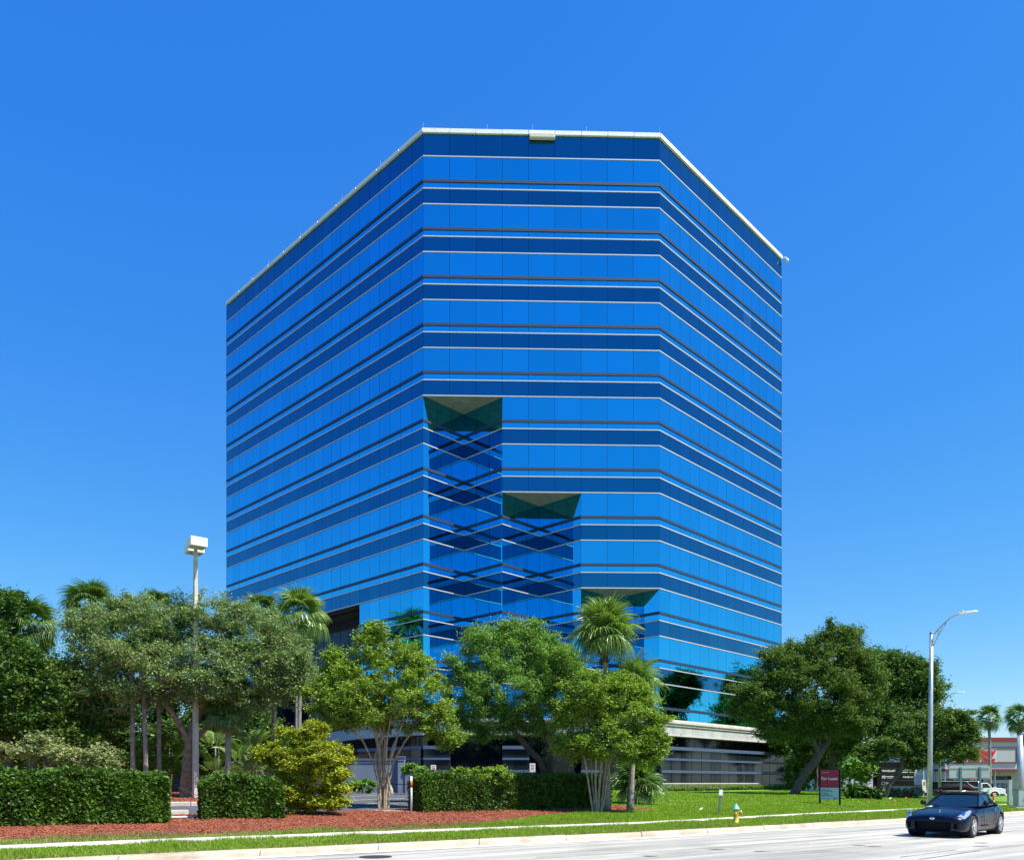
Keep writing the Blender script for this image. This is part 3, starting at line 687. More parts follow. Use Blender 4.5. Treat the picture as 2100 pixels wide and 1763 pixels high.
def tubes_np(segs, n=5):
    """segs: list of (p0, p1, r0, r1)"""
    P0 = np.array([s[0] for s in segs]); P1 = np.array([s[1] for s in segs]); r0 = np.array([s[2] for s in segs]); r1 = np.array([s[3] for s in segs])
    d = P1 - P0; L_ = np.linalg.norm(d, axis=1)[:, None] + 1e-9; d = d / L_
    ref = np.where(np.abs(d[:, 2:3]) < 0.9, np.array([[0, 0, 1.]]), np.array([[1., 0, 0]])); a = np.cross(ref, d); a /= np.linalg.norm(a, axis=1)[:, None] + 1e-9; b = np.cross(d, a)
    an = np.arange(n) * 2 * np.pi / n; ca, sa = np.cos(an), np.sin(an)
    ring = a[:, None] * ca[None, :, None] + b[:, None] * sa[None, :, None]
    V = np.concatenate([P0[:, None] - d[:, None] * r0[:, None, None] * 0.3 + ring * r0[:, None, None], P1[:, None] + ring * r1[:, None, None]], 1).reshape(-1, 3)
    k = np.arange(n); k2 = (k + 1) % n; base = np.arange(len(segs))[:, None] * 2 * n
    Q = np.stack([base + k, base + k2, base + n + k2, base + n + k], -1).reshape(-1, 4)
    return V, Q

def grow(trunks, tips, step=0.5, jitter=0.16, tip_r=0.010, seed=0, root_r=None):
    """trunks: list of polylines (lists of xyz, first point = base). tips get wired to the nearest skeleton node.
    returns segments with radii from a pipe model"""
    g = np.random.default_rng(seed); N = []; par = []
    for tr in trunks:
        last = -1
        for i, p in enumerate(tr):
            p = np.array(p, float)
            if last >= 0:
                q = N[last]; k = max(1, int(np.linalg.norm(p - q) / step))
                for j in range(1, k + 1):
                    N.append(q + (p - q) * j / k + (g.normal(size=3) * 0.03 if j < k else 0)); par.append(last); last = len(N) - 1
            else:
                if N:
                    dd = np.linalg.norm(np.array(N) - p, axis=1); j0 = int(np.argmin(dd))
                    if dd[j0] < 0.6 and p[2] > N[0][2] + 0.5: last = j0; continue
                N.append(p); par.append(-1); last = len(N) - 1
    nb = len(N); basez = min(t[0][2] for t in trunks)
    tips = np.asarray(tips); c = np.mean([t[-1] for t in trunks], axis=0)
    order = np.argsort(np.linalg.norm(tips - c, axis=1)); load = np.zeros(0); ends = []
    ntrunk_low = [i for i in range(nb) if N[i][2] < basez + 0.35 * (c[2] - basez)]
    bad = set(ntrunk_low)
    for ti in order:
        t = tips[ti]; arr = np.array(N); d = np.linalg.norm(arr - t, axis=1)
        pen = d + 0.35 * np.maximum(0, arr[:, 2] - t[2] + 0.1) * 1.5
        if bad: pen[list(bad)] += 3
        i = int(np.argmin(pen)); q = N[i]; L_ = d[i]; k = max(1, int(L_ / step)); last = i
        mid = (q + t) / 2 + g.normal(size=3) * L_ * 0.12 + np.array([0, 0, L_ * 0.08])
        for j in range(1, k + 1):
            s = j / k; p = (1 - s) ** 2 * q + 2 * s * (1 - s) * mid + s * s * t
            if j < k: p = p + g.normal(size=3) * jitter * 0.25
            N.append(p); par.append(last); last = len(N) - 1
        ends.append(last)
    n = len(N); acc = np.zeros(n); e = 2.35
    child = np.zeros(n, int)
    for i in range(n):
        if par[i] >= 0: child[par[i]] += 1
    for i in range(n - 1, -1, -1):
        pass
    # nodes are appended parents-first, so a reverse sweep accumulates correctly
    for i in range(n - 1, -1, -1):
        if child[i] == 0: acc[i] = tip_r ** e
        if par[i] >= 0: acc[par[i]] += acc[i]
    r = acc ** (1 / e)
    if root_r:
        rm = r.max(); k = (root_r - tip_r * 2) / max(1e-3, rm - tip_r * 2); r = np.where(r > tip_r * 2, tip_r * 2 + (r - tip_r * 2) * k, r)
    segs = []
    for i in range(n):
        if par[i] >= 0:
            p = par[i]; rp = min(r[p], r[i] * 1.6)
            if N[i][2] < basez + 0.7 and i < nb: rp = r[p] * (1 + 0.5 * max(0, (basez + 0.5 - N[p][2])))
            segs.append((N[p], N[i], rp, r[i]))
    return segs, np.array([N[i] for i in ends]), np.array(N), np.array(r)

def lobe_tips(lobes, dens=1.0, seed=0, shell=0.55):
    """lobes: (centre xyz, radii xyz); returns tip points with more near the surface"""
    g = np.random.default_rng(seed); out = []; ex = []
    for c, r in lobes:                              # small satellite clumps make the outline ragged
        for _ in range(4):
            d = g.normal(size=3); d[2] = abs(d[2]) * .8 if g.random() < .65 else -abs(d[2]) * .6; d /= np.linalg.norm(d); ex.append((np.array(c) + d * np.array(r) * g.uniform(.85, 1.12), np.array(r) * g.uniform(.2, .38)))
    for c, r in list(lobes) + ex:
        vol = r[0] * r[1] * r[2]; n = max(6, int(dens * 22 * vol ** 0.72))
        d = g.normal(size=(n, 3)); d /= np.linalg.norm(d, axis=1)[:, None]
        rad = g.uniform(shell, 1.0, n) ** 0.6 * np.where(g.random(n) < 0.16, g.uniform(1.0, 1.22, n), 1.0)
        out.append(np.array(c) + d * rad[:, None] * np.array(r))
    return np.concatenate(out)

def make_tree(name, label, trunks, lobes, leafmat, barkmat, Lf=30000, leaf=0.085, dens=1.0, clump=0.33, root_r=0.2, seed=1, asp=0.5, cat='tree', group=None, droop=0.0, step=0.5, twig=True, upd=0.35, loc=None, flat=0.7, shell=0.5, tip_r=0.009):
    base = Vector(loc if loc is not None else trunks[0][0]); o0 = np.array(base)
    t = empty(name, base, label, cat, group)
    tips = lobe_tips(lobes, dens, seed, shell)
    segs, ends, N, r = grow(trunks, tips, step=step, seed=seed, root_r=root_r, tip_r=tip_r)
    thick = [s for s in segs if max(s[2], s[3]) > 0.035]; thin = [s for s in segs if max(s[2], s[3]) <= 0.035]
    g = np.random.default_rng(seed + 50)
    V = []; Q = []; b = 0
    if thick:
        V1, Q1 = tubes_np(thick, 8); V = [V1]; Q = [Q1]; b = len(V1)
    if thin:
        V2, Q2 = tubes_np(thin, 4); V.append(V2); Q.append(Q2 + b); b += len(V2)
    # short twigs at the ends
    tw = []
    for e_ in ends:
        for _ in range(4):
            d = g.normal(size=3); d[2] = d[2] * 0.6 + 0.2 - droop * 0.6; d /= np.linalg.norm(d); tw.append((e_, e_ + d * clump * (g.uniform(0.6, 1.5) if g.random() > .12 else g.uniform(1.6, 2.3)), 0.009, 0.003))
    V3, Q3 = tubes_np(tw, 3); V.append(V3); Q.append(Q3 + b)
    np_mesh('trunk', np.concatenate(V) - o0, np.concatenate(Q), barkmat, t, smooth=True)
    # leaves along twigs and the last thin branch nodes
    tw0 = np.array([s[0] for s in tw]); tw1 = np.array([s[1] for s in tw]); n = Lf
    wts = g.gamma(1.3, 1.0, len(tw)); idx = g.choice(len(tw), n, p=wts / wts.sum()); s = g.uniform(0.1, 1.1, n)[:, None]
    cen = tw0[idx] * (1 - s) + tw1[idx] * s + g.normal(size=(n, 3)) * clump * (0.22 + 0.34 * g.random((n, 1)) ** 1.5) * np.array([1, 1, flat])
    thn = [q for q in thin if max(q[2], q[3]) < 0.02]
    if thn:
        k = n // 5; ix = g.integers(0, len(thn), k); a = np.array([q[0] for q in thn])[ix]; c_ = np.array([q[1] for q in thn])[ix]; s = g.uniform(0, 1, k)[:, None]
        cen[:k] = a * (1 - s) + c_ * s + g.normal(size=(k, 3)) * clump * 0.35
    v, q = leaf_cloud(cen - o0, leaf * 1.25, asp * 1.1, upd, seed=seed + 9, droop=droop, tri=True)
    np_mesh('crown', v, q, leafmat, t, tris=True)
    return t

def lobes_px(lst, Y, depth=0.75, zr=None):
    """lobes given by their outline at a distance Y: (u, v, ru, rv, dY)"""
    out = []
    for (u, v, ru, rv, dy) in lst:
        y = Y + dy; k = y / FPX
        out.append(((U(u, y), y, Z(v, y)), (ru * k, max(0.3, (ru + rv) / 2 * k * depth), rv * k)))
    return out
def poly_px(lst, Y): return [tuple(P(u, v, Y + dy)) for (u, v, dy) in lst]

# --- live oak on the parking island, left
g0 = G(380, 1634); YO = g0.y; print('OAKL', g0)
make_tree('live_oak', 'broad grey-green live oak on the mulch island beside the concrete lamp pole',
    [[tuple(g0 - Vector((0, 0, .1)))] + poly_px([(382, 1600, 0), (386, 1555, 0), (392, 1525, 0)], YO),
     poly_px([(388, 1530, 0), (372, 1490, -.2), (350, 1455, -.5), (320, 1420, -.8)], YO), poly_px([(392, 1525, 0), (400, 1480, .2), (405, 1440, .4)], YO),
     poly_px([(394, 1520, 0), (430, 1485, .3), (470, 1462, .5), (500, 1440, .6)], YO), poly_px([(387, 1535, 0), (378, 1500, .6), (365, 1460, 1.2)], YO)],
    lobes_px([(235, 1300, 95, 70, -.5), (330, 1270, 90, 55, 0), (430, 1275, 80, 60, .4), (500, 1300, 70, 60, .6), (570, 1350, 75, 75, .3), (190, 1370, 65, 75, -.6), (280, 1385, 100, 70, -1.2), (400, 1375, 110, 75, -.4), (510, 1385, 80, 60, 0), (600, 1400, 50, 60, .3), (500, 1430, 75, 38, .2), (230, 1425, 80, 45, -1), (350, 1340, 100, 60, 1.5), (420, 1415, 60, 35, -1.0)], YO),
    M['leaf_grey'], M['bark'], Lf=140000, leaf=0.09, dens=1.5, clump=0.38, root_r=0.30, seed=3, asp=0.45, shell=0.45)
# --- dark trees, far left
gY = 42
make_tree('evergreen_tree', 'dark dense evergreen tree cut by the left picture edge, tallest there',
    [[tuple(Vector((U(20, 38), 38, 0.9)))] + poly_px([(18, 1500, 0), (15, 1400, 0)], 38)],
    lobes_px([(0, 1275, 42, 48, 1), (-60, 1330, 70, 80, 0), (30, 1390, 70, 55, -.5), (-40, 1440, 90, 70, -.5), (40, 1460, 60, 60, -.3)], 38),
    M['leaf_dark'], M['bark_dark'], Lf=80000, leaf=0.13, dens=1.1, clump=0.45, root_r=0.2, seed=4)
make_tree('evergreen_tree', 'mid-green round tree between the left edge tree and the live oak',
    [[tuple(Vector((U(110, 39), 39, 1.0)))] + poly_px([(112, 1540, 0), (115, 1450, 0)], 39)],
    lobes_px([(110, 1385, 70, 38, 0), (80, 1430, 80, 60, -.5), (150, 1440, 70, 60, 0), (110, 1500, 90, 50, -.6), (60, 1510, 60, 45, 0), (190, 1480, 50, 50, .5)], 39),
    M['leaf_oak'], M['bark_dark'], Lf=85000, leaf=0.12, dens=1.1, clump=0.45, root_r=0.2, seed=5)
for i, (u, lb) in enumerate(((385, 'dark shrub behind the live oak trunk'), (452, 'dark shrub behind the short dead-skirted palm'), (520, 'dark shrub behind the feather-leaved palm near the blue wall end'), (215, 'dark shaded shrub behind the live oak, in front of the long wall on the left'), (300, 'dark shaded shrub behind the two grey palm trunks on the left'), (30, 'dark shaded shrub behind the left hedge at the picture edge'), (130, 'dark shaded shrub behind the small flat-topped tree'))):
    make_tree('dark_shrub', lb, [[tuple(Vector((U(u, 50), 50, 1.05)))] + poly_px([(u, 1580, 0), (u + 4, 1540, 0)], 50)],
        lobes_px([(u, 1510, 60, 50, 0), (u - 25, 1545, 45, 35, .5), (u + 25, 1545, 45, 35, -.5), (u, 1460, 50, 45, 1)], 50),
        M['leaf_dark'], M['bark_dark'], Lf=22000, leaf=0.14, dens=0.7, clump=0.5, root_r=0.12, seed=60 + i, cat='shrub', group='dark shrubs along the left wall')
# --- small flat-topped tree behind hedge
gp_ = Vector((U(92, 30), 30, float(zt(U(92, 30), 30))))
make_tree('small_tree', 'small tree with flat variegated yellow leaf layers behind the left hedge',
    [[tuple(gp_)] + poly_px([(90, 1600, 0), (92, 1560, 0), (88, 1535, 0)], 30)],
    lobes_px([(60, 1540, 75, 12, 0), (120, 1545, 75, 12, 0), (-20, 1545, 40, 14, 0), (205, 1550, 42, 24, .6), (90, 1520, 40, 8, 0), (225, 1565, 20, 14, .6)], 30, 0.9),
    M['leaf_var'], M['bark_dark'], Lf=12000, leaf=0.085, dens=2.2, clump=0.2, root_r=0.07, seed=7, asp=0.55)
# --- thin olive shrub tree beside oak trunk
gp_ = G(345, 1632)
make_tree('small_tree', 'thin airy olive-brown young tree directly left of the oak trunk',
    [[tuple(gp_)] + poly_px([(346, 1590, 0), (338, 1560, 0)], gp_.y)],
    lobes_px([(335, 1540, 42, 40, 0), (355, 1520, 30, 25, .3), (310, 1560, 40, 12, 0), (345, 1570, 30, 20, -.2)], gp_.y),
    M['leaf_myrtle'], M['bark'], Lf=9000, leaf=0.075, dens=1.6, clump=0.28, root_r=0.05, seed=8)
# --- crape myrtle with many stems
g1 = G(787, 1656); Y1 = g1.y
tr = []
for i, (dx, u1, v1, u2, v2, u3, v3) in enumerate(((-16, 764, 1560, 745, 1520, 700, 1455), (-9, 778, 1540, 765, 1480, 740, 1400), (-3, 785, 1530, 780, 1470, 775, 1380), (3, 792, 1545, 800, 1480, 805, 1380), (9, 800, 1560, 815, 1510, 840, 1420), (15, 808, 1560, 830, 1520, 880, 1460), (0, 790, 1520, 760, 1450, 720, 1440), (5, 806, 1530, 830, 1460, 860, 1400), (-6, 770, 1550, 800, 1440, 800, 1350))):
    dy = (i % 3 - 1) * 0.12
    b_ = Vector((g1.x + dx * .55 * Y1 / FPX, g1.y + dy * .8, g1.z - 0.08)); tr.append([tuple(b_)] + poly_px([(787 + dx * .72, 1605, dy), (u1, v1, dy * 2), (u2, v2, dy * 4), (u3, v3, dy * 7)], Y1))
make_tree('crape_myrtle', 'vase-shaped tree with many bare pale stems fanning up from one base, yellow-green leaves',
    tr, lobes_px([(790, 1400, 100, 80, 0), (715, 1440, 62, 62, -.2), (870, 1440, 62, 60, .2), (780, 1330, 50, 38, 0), (845, 1350, 32, 30, .3), (905, 1485, 35, 40, 0), (690, 1400, 35, 50, .2), (770, 1440, 90, 50, -1), (820, 1470, 80, 40, .6), (765, 1305, 18, 24, 0), (700, 1360, 25, 25, .5), (680, 1470, 42, 34, 0), (905, 1515, 35, 22, 0), (660, 1420, 28, 30, .2)], Y1),
    M['leaf_myrtle'], M['bark_pale'], Lf=80000, leaf=0.08, dens=1.7, clump=0.25, root_r=0.08, seed=9, tip_r=0.007, asp=0.5, shell=0.35)
# --- golden bush
g2 = G(628, 1668); Y2 = g2.y
make_tree('golden_bush', 'loose rounded bush with golden yellow-green leaves between hedge and crape myrtle',
    [[tuple(g2 + Vector((dx, 0, -.05)))] + poly_px([(628 + dx * 60, 1640, dy), (628 + dx * 200, 1590, dy)], Y2) for dx, dy in ((-.2, 0), (0, .2), (.2, -.2), (.35, .2), (-.35, -.1), (0.1, -.3))],
    lobes_px([(640, 1520, 45, 35, 0), (590, 1555, 55, 35, -.1), (650, 1570, 65, 45, -.3), (680, 1600, 45, 45, .2), (585, 1600, 45, 30, .1), (640, 1620, 75, 38, 0), (655, 1495, 16, 20, 0), (600, 1510, 30, 16, .1), (605, 1625, 24, 16, -.6), (690, 1560, 30, 30, .3), (545, 1545, 24, 14, 0), (635, 1650, 70, 18, 0)], Y2),
    M['leaf_gold'], M['bark'], Lf=60000, leaf=0.08, dens=3.0, clump=0.2, root_r=0.03, seed=10, cat='bush', asp=0.42, tip_r=0.006, step=0.3, shell=0.4, flat=0.5)
# --- feathery green tree
Y3 = 37.0; z3 = float(zt(U(1128, Y3), Y3))
b3 = (U(1130, Y3), Y3, z3)
make_tree('feathery_tree', 'bright feathery green tree with forked dark trunks behind the right hedge',
    [[b3] + poly_px([(1118, 1590, 0), (1108, 1560, 0), (1085, 1535, 0), (1055, 1500, -.1), (1030, 1455, -.2)], Y3), [(b3[0] + .15, Y3 + .1, z3)] + poly_px([(1134, 1590, .1), (1128, 1540, .1), (1118, 1495, .2), (1095, 1440, .3)], Y3),
     poly_px([(1134, 1590, 0), (1140, 1555, 0), (1168, 1525, -.1), (1162, 1490, 0), (1160, 1450, .2)], Y3), poly_px([(1122, 1580, 0), (1118, 1550, .2), (1120, 1520, .4)], Y3)],
    lobes_px([(1060, 1340, 80, 45, 0), (980, 1350, 55, 45, -.1), (1120, 1365, 70, 60, .3), (945, 1410, 45, 45, 0), (1040, 1420, 95, 50, -.5), (1060, 1292, 38, 22, 0), (1165, 1370, 35, 40, .1), (1000, 1315, 40, 28, 0), (960, 1460, 42, 28, 0), (1130, 1430, 60, 40, 0), (1120, 1310, 30, 20, 0), (1000, 1475, 60, 26, -.3), (1105, 1480, 60, 26, .2), (960, 1500, 40, 18, 0)], Y3),
    M['leaf_feather'], M['bark_dark'], Lf=125000, leaf=0.088, dens=1.9, clump=0.34, root_r=0.15, seed=11, asp=0.32, droop=0.7, shell=0.4)
# --- second crape myrtle
Y4 = 33.5; z4 = float(zt(U(1225, Y4), Y4)); tr = []
for i, (dx, u1, u2, u3) in enumerate(((-20, 1200, 1180, 1160), (-12, 1212, 1200, 1185), (-5, 1222, 1218, 1215), (4, 1234, 1240, 1250), (12, 1244, 1260, 1285), (18, 1252, 1275, 1310))):
    dy = (i % 2) * 0.25; tr.append([(U(1226 + dx * .5, Y4), Y4 + dy, z4 - .05)] + poly_px([(1226 + dx, 1600, dy), (u1, 1560, dy), (u2, 1510, dy * 2), (u3, 1450, dy * 3)], Y4))
make_tree('crape_myrtle', 'olive-yellow round tree directly in front of the tall fan palm',
    tr, lobes_px([(1225, 1425, 62, 48, -.3), (1290, 1470, 62, 48, 0), (1190, 1470, 48, 55, 0), (1240, 1520, 88, 38, -.3), (1325, 1510, 36, 32, 0), (1265, 1430, 48, 45, .3), (1180, 1530, 36, 34, .2), (1345, 1535, 20, 14, 0), (1300, 1550, 50, 22, 0), (1170, 1440, 30, 40, 0)], Y4),
    M['leaf_myrtle'], M['bark_pale'], Lf=95000, leaf=0.076, dens=2.2, clump=0.28, root_r=0.055, seed=12, shell=0.35)
# --- oaks on the right
gl = G(1626, 1629); YL = gl.y; print('oak', gl)
make_tree('live_oak', 'large dark oak with a trunk leaning right, left of the lease sign',
    [[tuple(gl - Vector((0, 0, .1)))] + poly_px([(1638, 1606, 0), (1660, 1575, 0), (1680, 1545, 0), (1697, 1522, .1)], YL), poly_px([(1697, 1522, .1), (1720, 1500, 0), (1760, 1485, -.3), (1815, 1478, -.6)], YL),
     poly_px([(1682, 1542, 0), (1680, 1500, .2), (1672, 1450, .4)], YL), poly_px([(1697, 1522, .1), (1705, 1480, .3), (1715, 1400, .4)], YL), poly_px([(1680, 1545, 0), (1665, 1510, -.2), (1640, 1470, -.3), (1600, 1440, -.3)], YL)],
    lobes_px([(1700, 1345, 62, 50, 0), (1610, 1370, 50, 48, 0), (1555, 1430, 50, 45, -.3), (1680, 1430, 90, 60, -.6), (1620, 1465, 70, 40, 0), (1720, 1305, 34, 22, 0), (1765, 1400, 50, 60, .3), (1640, 1350, 45, 36, .5), (1530, 1460, 30, 24, 0), (1700, 1480, 90, 30, 0), (1755, 1345, 30, 35, .2), (1600, 1500, 60, 18, .2)], YL),
    M['leaf_oak'], M['bark_dark'], Lf=150000, leaf=0.115, dens=1.6, clump=0.46, root_r=0.30, seed=13, shell=0.4)
make_tree('live_oak', 'dark spreading oak with several trunks right of the lease sign',
    [[(U(1735, 70), 70, 0.9)] + poly_px([(1745, 1590, 0), (1765, 1545, 0), (1790, 1500, 0)], 70), [(U(1728, 70), 70.3, 0.9)] + poly_px([(1722, 1570, 0), (1700, 1530, .2), (1690, 1490, .3)], 70), [(U(1705, 71), 71, 0.9)] + poly_px([(1706, 1560, 1), (1715, 1500, 1)], 70)],
    lobes_px([(1800, 1410, 60, 50, 0), (1855, 1400, 48, 50, 0), (1790, 1480, 85, 45, -.5), (1880, 1460, 40, 45, 0), (1720, 1500, 60, 40, .6), (1830, 1365, 35, 28, 0), (1880, 1375, 26, 22, 0), (1800, 1375, 60, 40, 2), (1850, 1500, 50, 26, 0), (1780, 1360, 30, 25, 1.5), (1885, 1420, 20, 40, 0)], 70),
    M['leaf_dark'], M['bark_dark'], Lf=120000, leaf=0.175, dens=0.95, clump=0.6, root_r=0.28, seed=14, shell=0.4)
g5 = G(1814, 1635); Y5 = g5.y; print('small oak', g5)
make_tree('live_oak', 'small oak with a slim leaning trunk in front of the black tenant sign',
    [[tuple(g5 - Vector((0, 0, .1)))] + poly_px([(1822, 1612, 0), (1840, 1590, 0), (1850, 1565, 0), (1862, 1535, 0)], Y5), poly_px([(1862, 1535, 0), (1900, 1510, 0), (1940, 1490, -.2)], Y5)],
    lobes_px([(1850, 1530, 48, 34, 0), (1895, 1545, 48, 30, 0), (1945, 1500, 50, 42, 0), (1980, 1520, 24, 30, 0), (1915, 1480, 40, 34, 0), (1960, 1485, 30, 22, 0), (1985, 1550, 16, 14, 0), (1890, 1500, 50, 40, .3), (1800, 1540, 30, 22, .3), (1960, 1545, 40, 18, 0)], Y5),
    M['leaf_oak'], M['bark_dark'], Lf=60000, leaf=0.12, dens=1.6, clump=0.38, root_r=0.16, seed=15, shell=0.4)
make_tree('live_oak', 'far dark oak whose top shows between the big oaks and the street lamp',
    [[(U(1800, 80), 80, 1.2)] + poly_px([(1802, 1520, 0), (1805, 1450, 0)], 80), [(U(1650, 78), 78, 1.0)] + poly_px([(1650, 1560, 0), (1655, 1500, 0)], 78), [(U(1672, 77), 77, 1.0)] + poly_px([(1676, 1560, 0), (1690, 1510, 0)], 77), [(U(1618, 76), 76, 1.0)] + poly_px([(1616, 1560, 0), (1610, 1510, 0)], 76)],
    lobes_px([(1825, 1378, 52, 36, 0), (1875, 1405, 42, 44, 0), (1780, 1415, 55, 46, 0), (1840, 1450, 70, 50, 0), (1640, 1515, 60, 36, -2), (1700, 1525, 60, 30, -2), (1600, 1520, 30, 30, 0)], 80),
    M['leaf_oak'], M['bark_dark'], Lf=85000, leaf=0.19, dens=0.75, clump=0.7, root_r=0.28, seed=16)
for i, (u, v, r_, lb) in enumerate(((1615, 1575, 30, 'tall sunlit green shrub just right of the podium end'), (1710, 1590, 26, 'sunlit green shrub behind the right post of the lease sign'), (1640, 1590, 24, 'sunlit bright green shrub behind the leaning oak trunk'), (1688, 1570, 26, 'sunlit bright green shrub directly behind the lease sign'), (1765, 1575, 20, 'sunlit yellow-green shrub left of the black tenant sign'))):
    Yb = 84 if i < 4 else 62
    make_tree('sunlit_shrub', lb, [[(U(u, Yb), Yb, 1.2)] + poly_px([(u, 1600, 0)], Yb)], lobes_px([(u, v, r_, r_ * 1.1, 0), (u + 8, v - r_ * .8, r_ * .8, r_, .4), (u - 10, v + 5, r_ * .8, r_ * .7, 0)], Yb),
        M['leaf_feather'], M['bark_dark'], Lf=7000, leaf=0.2, dens=0.8, clump=0.4, root_r=0.08, seed=70 + i, cat='shrub', group='sunlit shrubs under the right oaks')

# --- palms
def fan_mesh(name, m_, R_=0.95, pet=0.9, n=34, droop=0.45, spread=150, seed=0, wd=0.05, tipdroop=0.5):
    """costapalmate frond pointing +X: petiole and folded segments"""
    g = random.Random(seed); v = []; f = []
    def quad(a, b, c, d): 
        k = len(v); v.extend([a, b, c, d]); f.append((k, k + 1, k + 2, k + 3))
    npt = 5; cur = []
    for i in range(npt + 1):
        s = i / npt; cur.append(Vector((pet * s, 0, 0.12 * math.sin(s * 1.6) - 0.25 * droop * s * s)))
    for i in range(npt):
        w_ = 0.022 * (1 - 0.4 * i / npt)
        quad(cur[i] + Vector((0, -w_, 0)), cur[i + 1] + Vector((0, -w_, 0)), cur[i + 1] + Vector((0, w_, 0)), cur[i] + Vector((0, w_, 0)))
    h = cur[-1]
    for i in range(n):
        a = R(-spread / 1 + 2 * spread * i / (n - 1)) * 0.92; L_ = R_ * (0.72 + 0.28 * math.cos(a / 2)) * g.uniform(0.92, 1.06); a += g.uniform(-.03, .03)
        d = Vector((math.cos(a), math.sin(a), 0)); side = Vector((-d.y, d.x, 0)); pts = []
        for j in range(5):
            s = j / 4; z = -droop * L_ * 0.35 * s * s - tipdroop * L_ * max(0, s - 0.55) ** 1.5 * 1.6 - 0.12 * abs(math.sin(a)) * s
            pts.append(h + d * L_ * s * (1 - 0.10 * tipdroop * s) + Vector((0, 0, z)))
        ws = [0.006, wd, wd * 1.05, wd * 0.55, 0.004]
        for j in range(4):
            k0 = Vector((0, 0, (0.012 if i % 2 else -0.012)))
            quad(pts[j] - side * ws[j] - k0, pts[j + 1] - side * ws[j + 1] - k0, pts[j + 1] + side * ws[j + 1] + k0, pts[j] + side * ws[j] + k0)
    me = bpy.data.meshes.new(name); me.from_pydata([tuple(p) for p in v], [], f); me.materials.append(m_); me.update(); return me
FM = {}
def fan_palm(name, label, base, head, r_trunk, mset, nf=34, scale=1.0, elev=(-35, 85), seed=0, boots=True, skirt=0, group=None, trunkmat=None, lean=None, wash=False):
    g = random.Random(seed); t = empty(name, base, label, 'palm tree', group); base = Vector(base); head = Vector(head)
    H = (head - base).length; pts = []; rr = []; n = 14
    for i in range(n + 1):
        s = i / n; p = base.lerp(head, s) - base + Vector((math.sin(s * 2.2) * 0.02 * H * (0.3 if not lean else lean), 0, 0)) * math.sin(s * math.pi)
        pts.append(p); rr.append(r_trunk * (1.25 - 0.35 * min(1, s * 3)) * (1 + 0.04 * (i % 2)))
    pts.append(head - base + Vector((0, 0, .12))); rr.append(r_trunk * 0.5)
    MB().tube(pts, rr, 12).build('trunk', trunkmat or M['palm_trunk'], t, smooth=True)
    if boots:
        mb = MB(); hb = min(H * 0.3, boots if boots is not True else 0.9)
        for i in range(60):
            s = g.random(); a = i * 2.4; z = (head - base).z - 0.05 - hb * s; rad = r_trunk * (1.15 + 0.7 * (1 - s))
            d = Vector((math.cos(a), math.sin(a), 0)); c = Vector(((head - base).x, (head - base).y, z)) + d * rad * 0.8
            q = d.to_track_quat('Z', 'Y').to_matrix() @ Euler((0, 0, 0)).to_matrix(); up = Vector((0, 0, 1))
            side = up.cross(d) * 0.05
            mb.add([c - side, c + side, c + side * .7 + d * 0.13 + up * .16, c - side * .7 + d * 0.13 + up * .16, c - d * .06 + up * .02], [(0, 1, 2, 3), (0, 3, 4), (1, 4, 2), (3, 2, 4), (0, 4, 1)])
        tag(mb.build('old_leaf_bases', M['boots'], t), kind='stuff')
    key = (mset, wash)
    if key not in FM:
        FM[key] = [fan_mesh('frond', M[mset], R_=0.95 if not wash else 1.0, pet=0.75 if not wash else 0.95, n=34 if not wash else 30, droop=0.35 + 0.25 * k, spread=150 if not wash else 115, seed=k, tipdroop=0.35 + 0.25 * k if not wash else 0.9 + 0.3 * k, wd=0.026 if not wash else 0.042) for k in range(3)]
    for i in range(nf):
        s = (i + 0.5) / nf; el = elev[0] + (elev[1] - elev[0]) * (s ** 0.85); az = i * 137.5 + g.uniform(-12, 12)
        k = 0 if el > 40 else (1 if el > 0 else 2)
        o = bpy.data.objects.new('frond', FM[key][k]); link(o, t); sc_ = scale * g.uniform(0.86, 1.1)
        o.location = head - base + Vector((0, 0, 0.12 * s)); o.scale = (sc_, sc_, sc_)
        o.rotation_euler = Euler((g.uniform(-.5, .5), -R(el + g.uniform(-7, 7)), R(az)), 'XYZ')
    if skirt:
        if 'dead' not in FM: FM['dead'] = fan_mesh('dead_frond', M['dead'], 0.8, 0.6, 18, 1.2, 60, 5, 0.03, 1.6)
        for i in range(skirt):
            o = bpy.data.objects.new('dead_frond', FM['dead']); link(o, t); o.location = head - base + Vector((0, 0, -.15))
            o.rotation_euler = Euler((0, R(g.uniform(62, 84)), R(i * 360 / skirt + g.uniform(-15, 15))), 'XYZ'); o.scale = (scale * .9,) * 3
    return t
def gnd(u, Y): return Vector((U(u, Y), Y, float(zt(U(u, Y), Y)) - 0.05))
YP = 34.6; gb = gnd(1244, YP)
fan_palm('cabbage_palm', 'tall fan palm with shaggy brown boots in front of the tower, largest palm', gb, P(1240, 1300, YP), 0.15, 'frond', nf=50, scale=0.95, elev=(-32, 88), seed=1, boots=1.35, skirt=0)
YP2 = 34.9; gb = gnd(1292, YP2)
fan_palm('cabbage_palm', 'shorter fan palm tucked behind the olive-yellow tree, right of the tallest palm', gb, P(1302, 1405, YP2), 0.13, 'frond', nf=34, scale=0.85, elev=(-38, 80), seed=2, boots=0.8)
gb = G(1300, 1648)
fan_palm('dwarf_fan_palm', 'low spiky fan palm clump on the mulch right of the hedge', gb, gb + Vector((0.15, 0, 0.95)), 0.16, 'frond_dk', nf=40, scale=0.92, elev=(-32, 85), seed=3, boots=0.4)
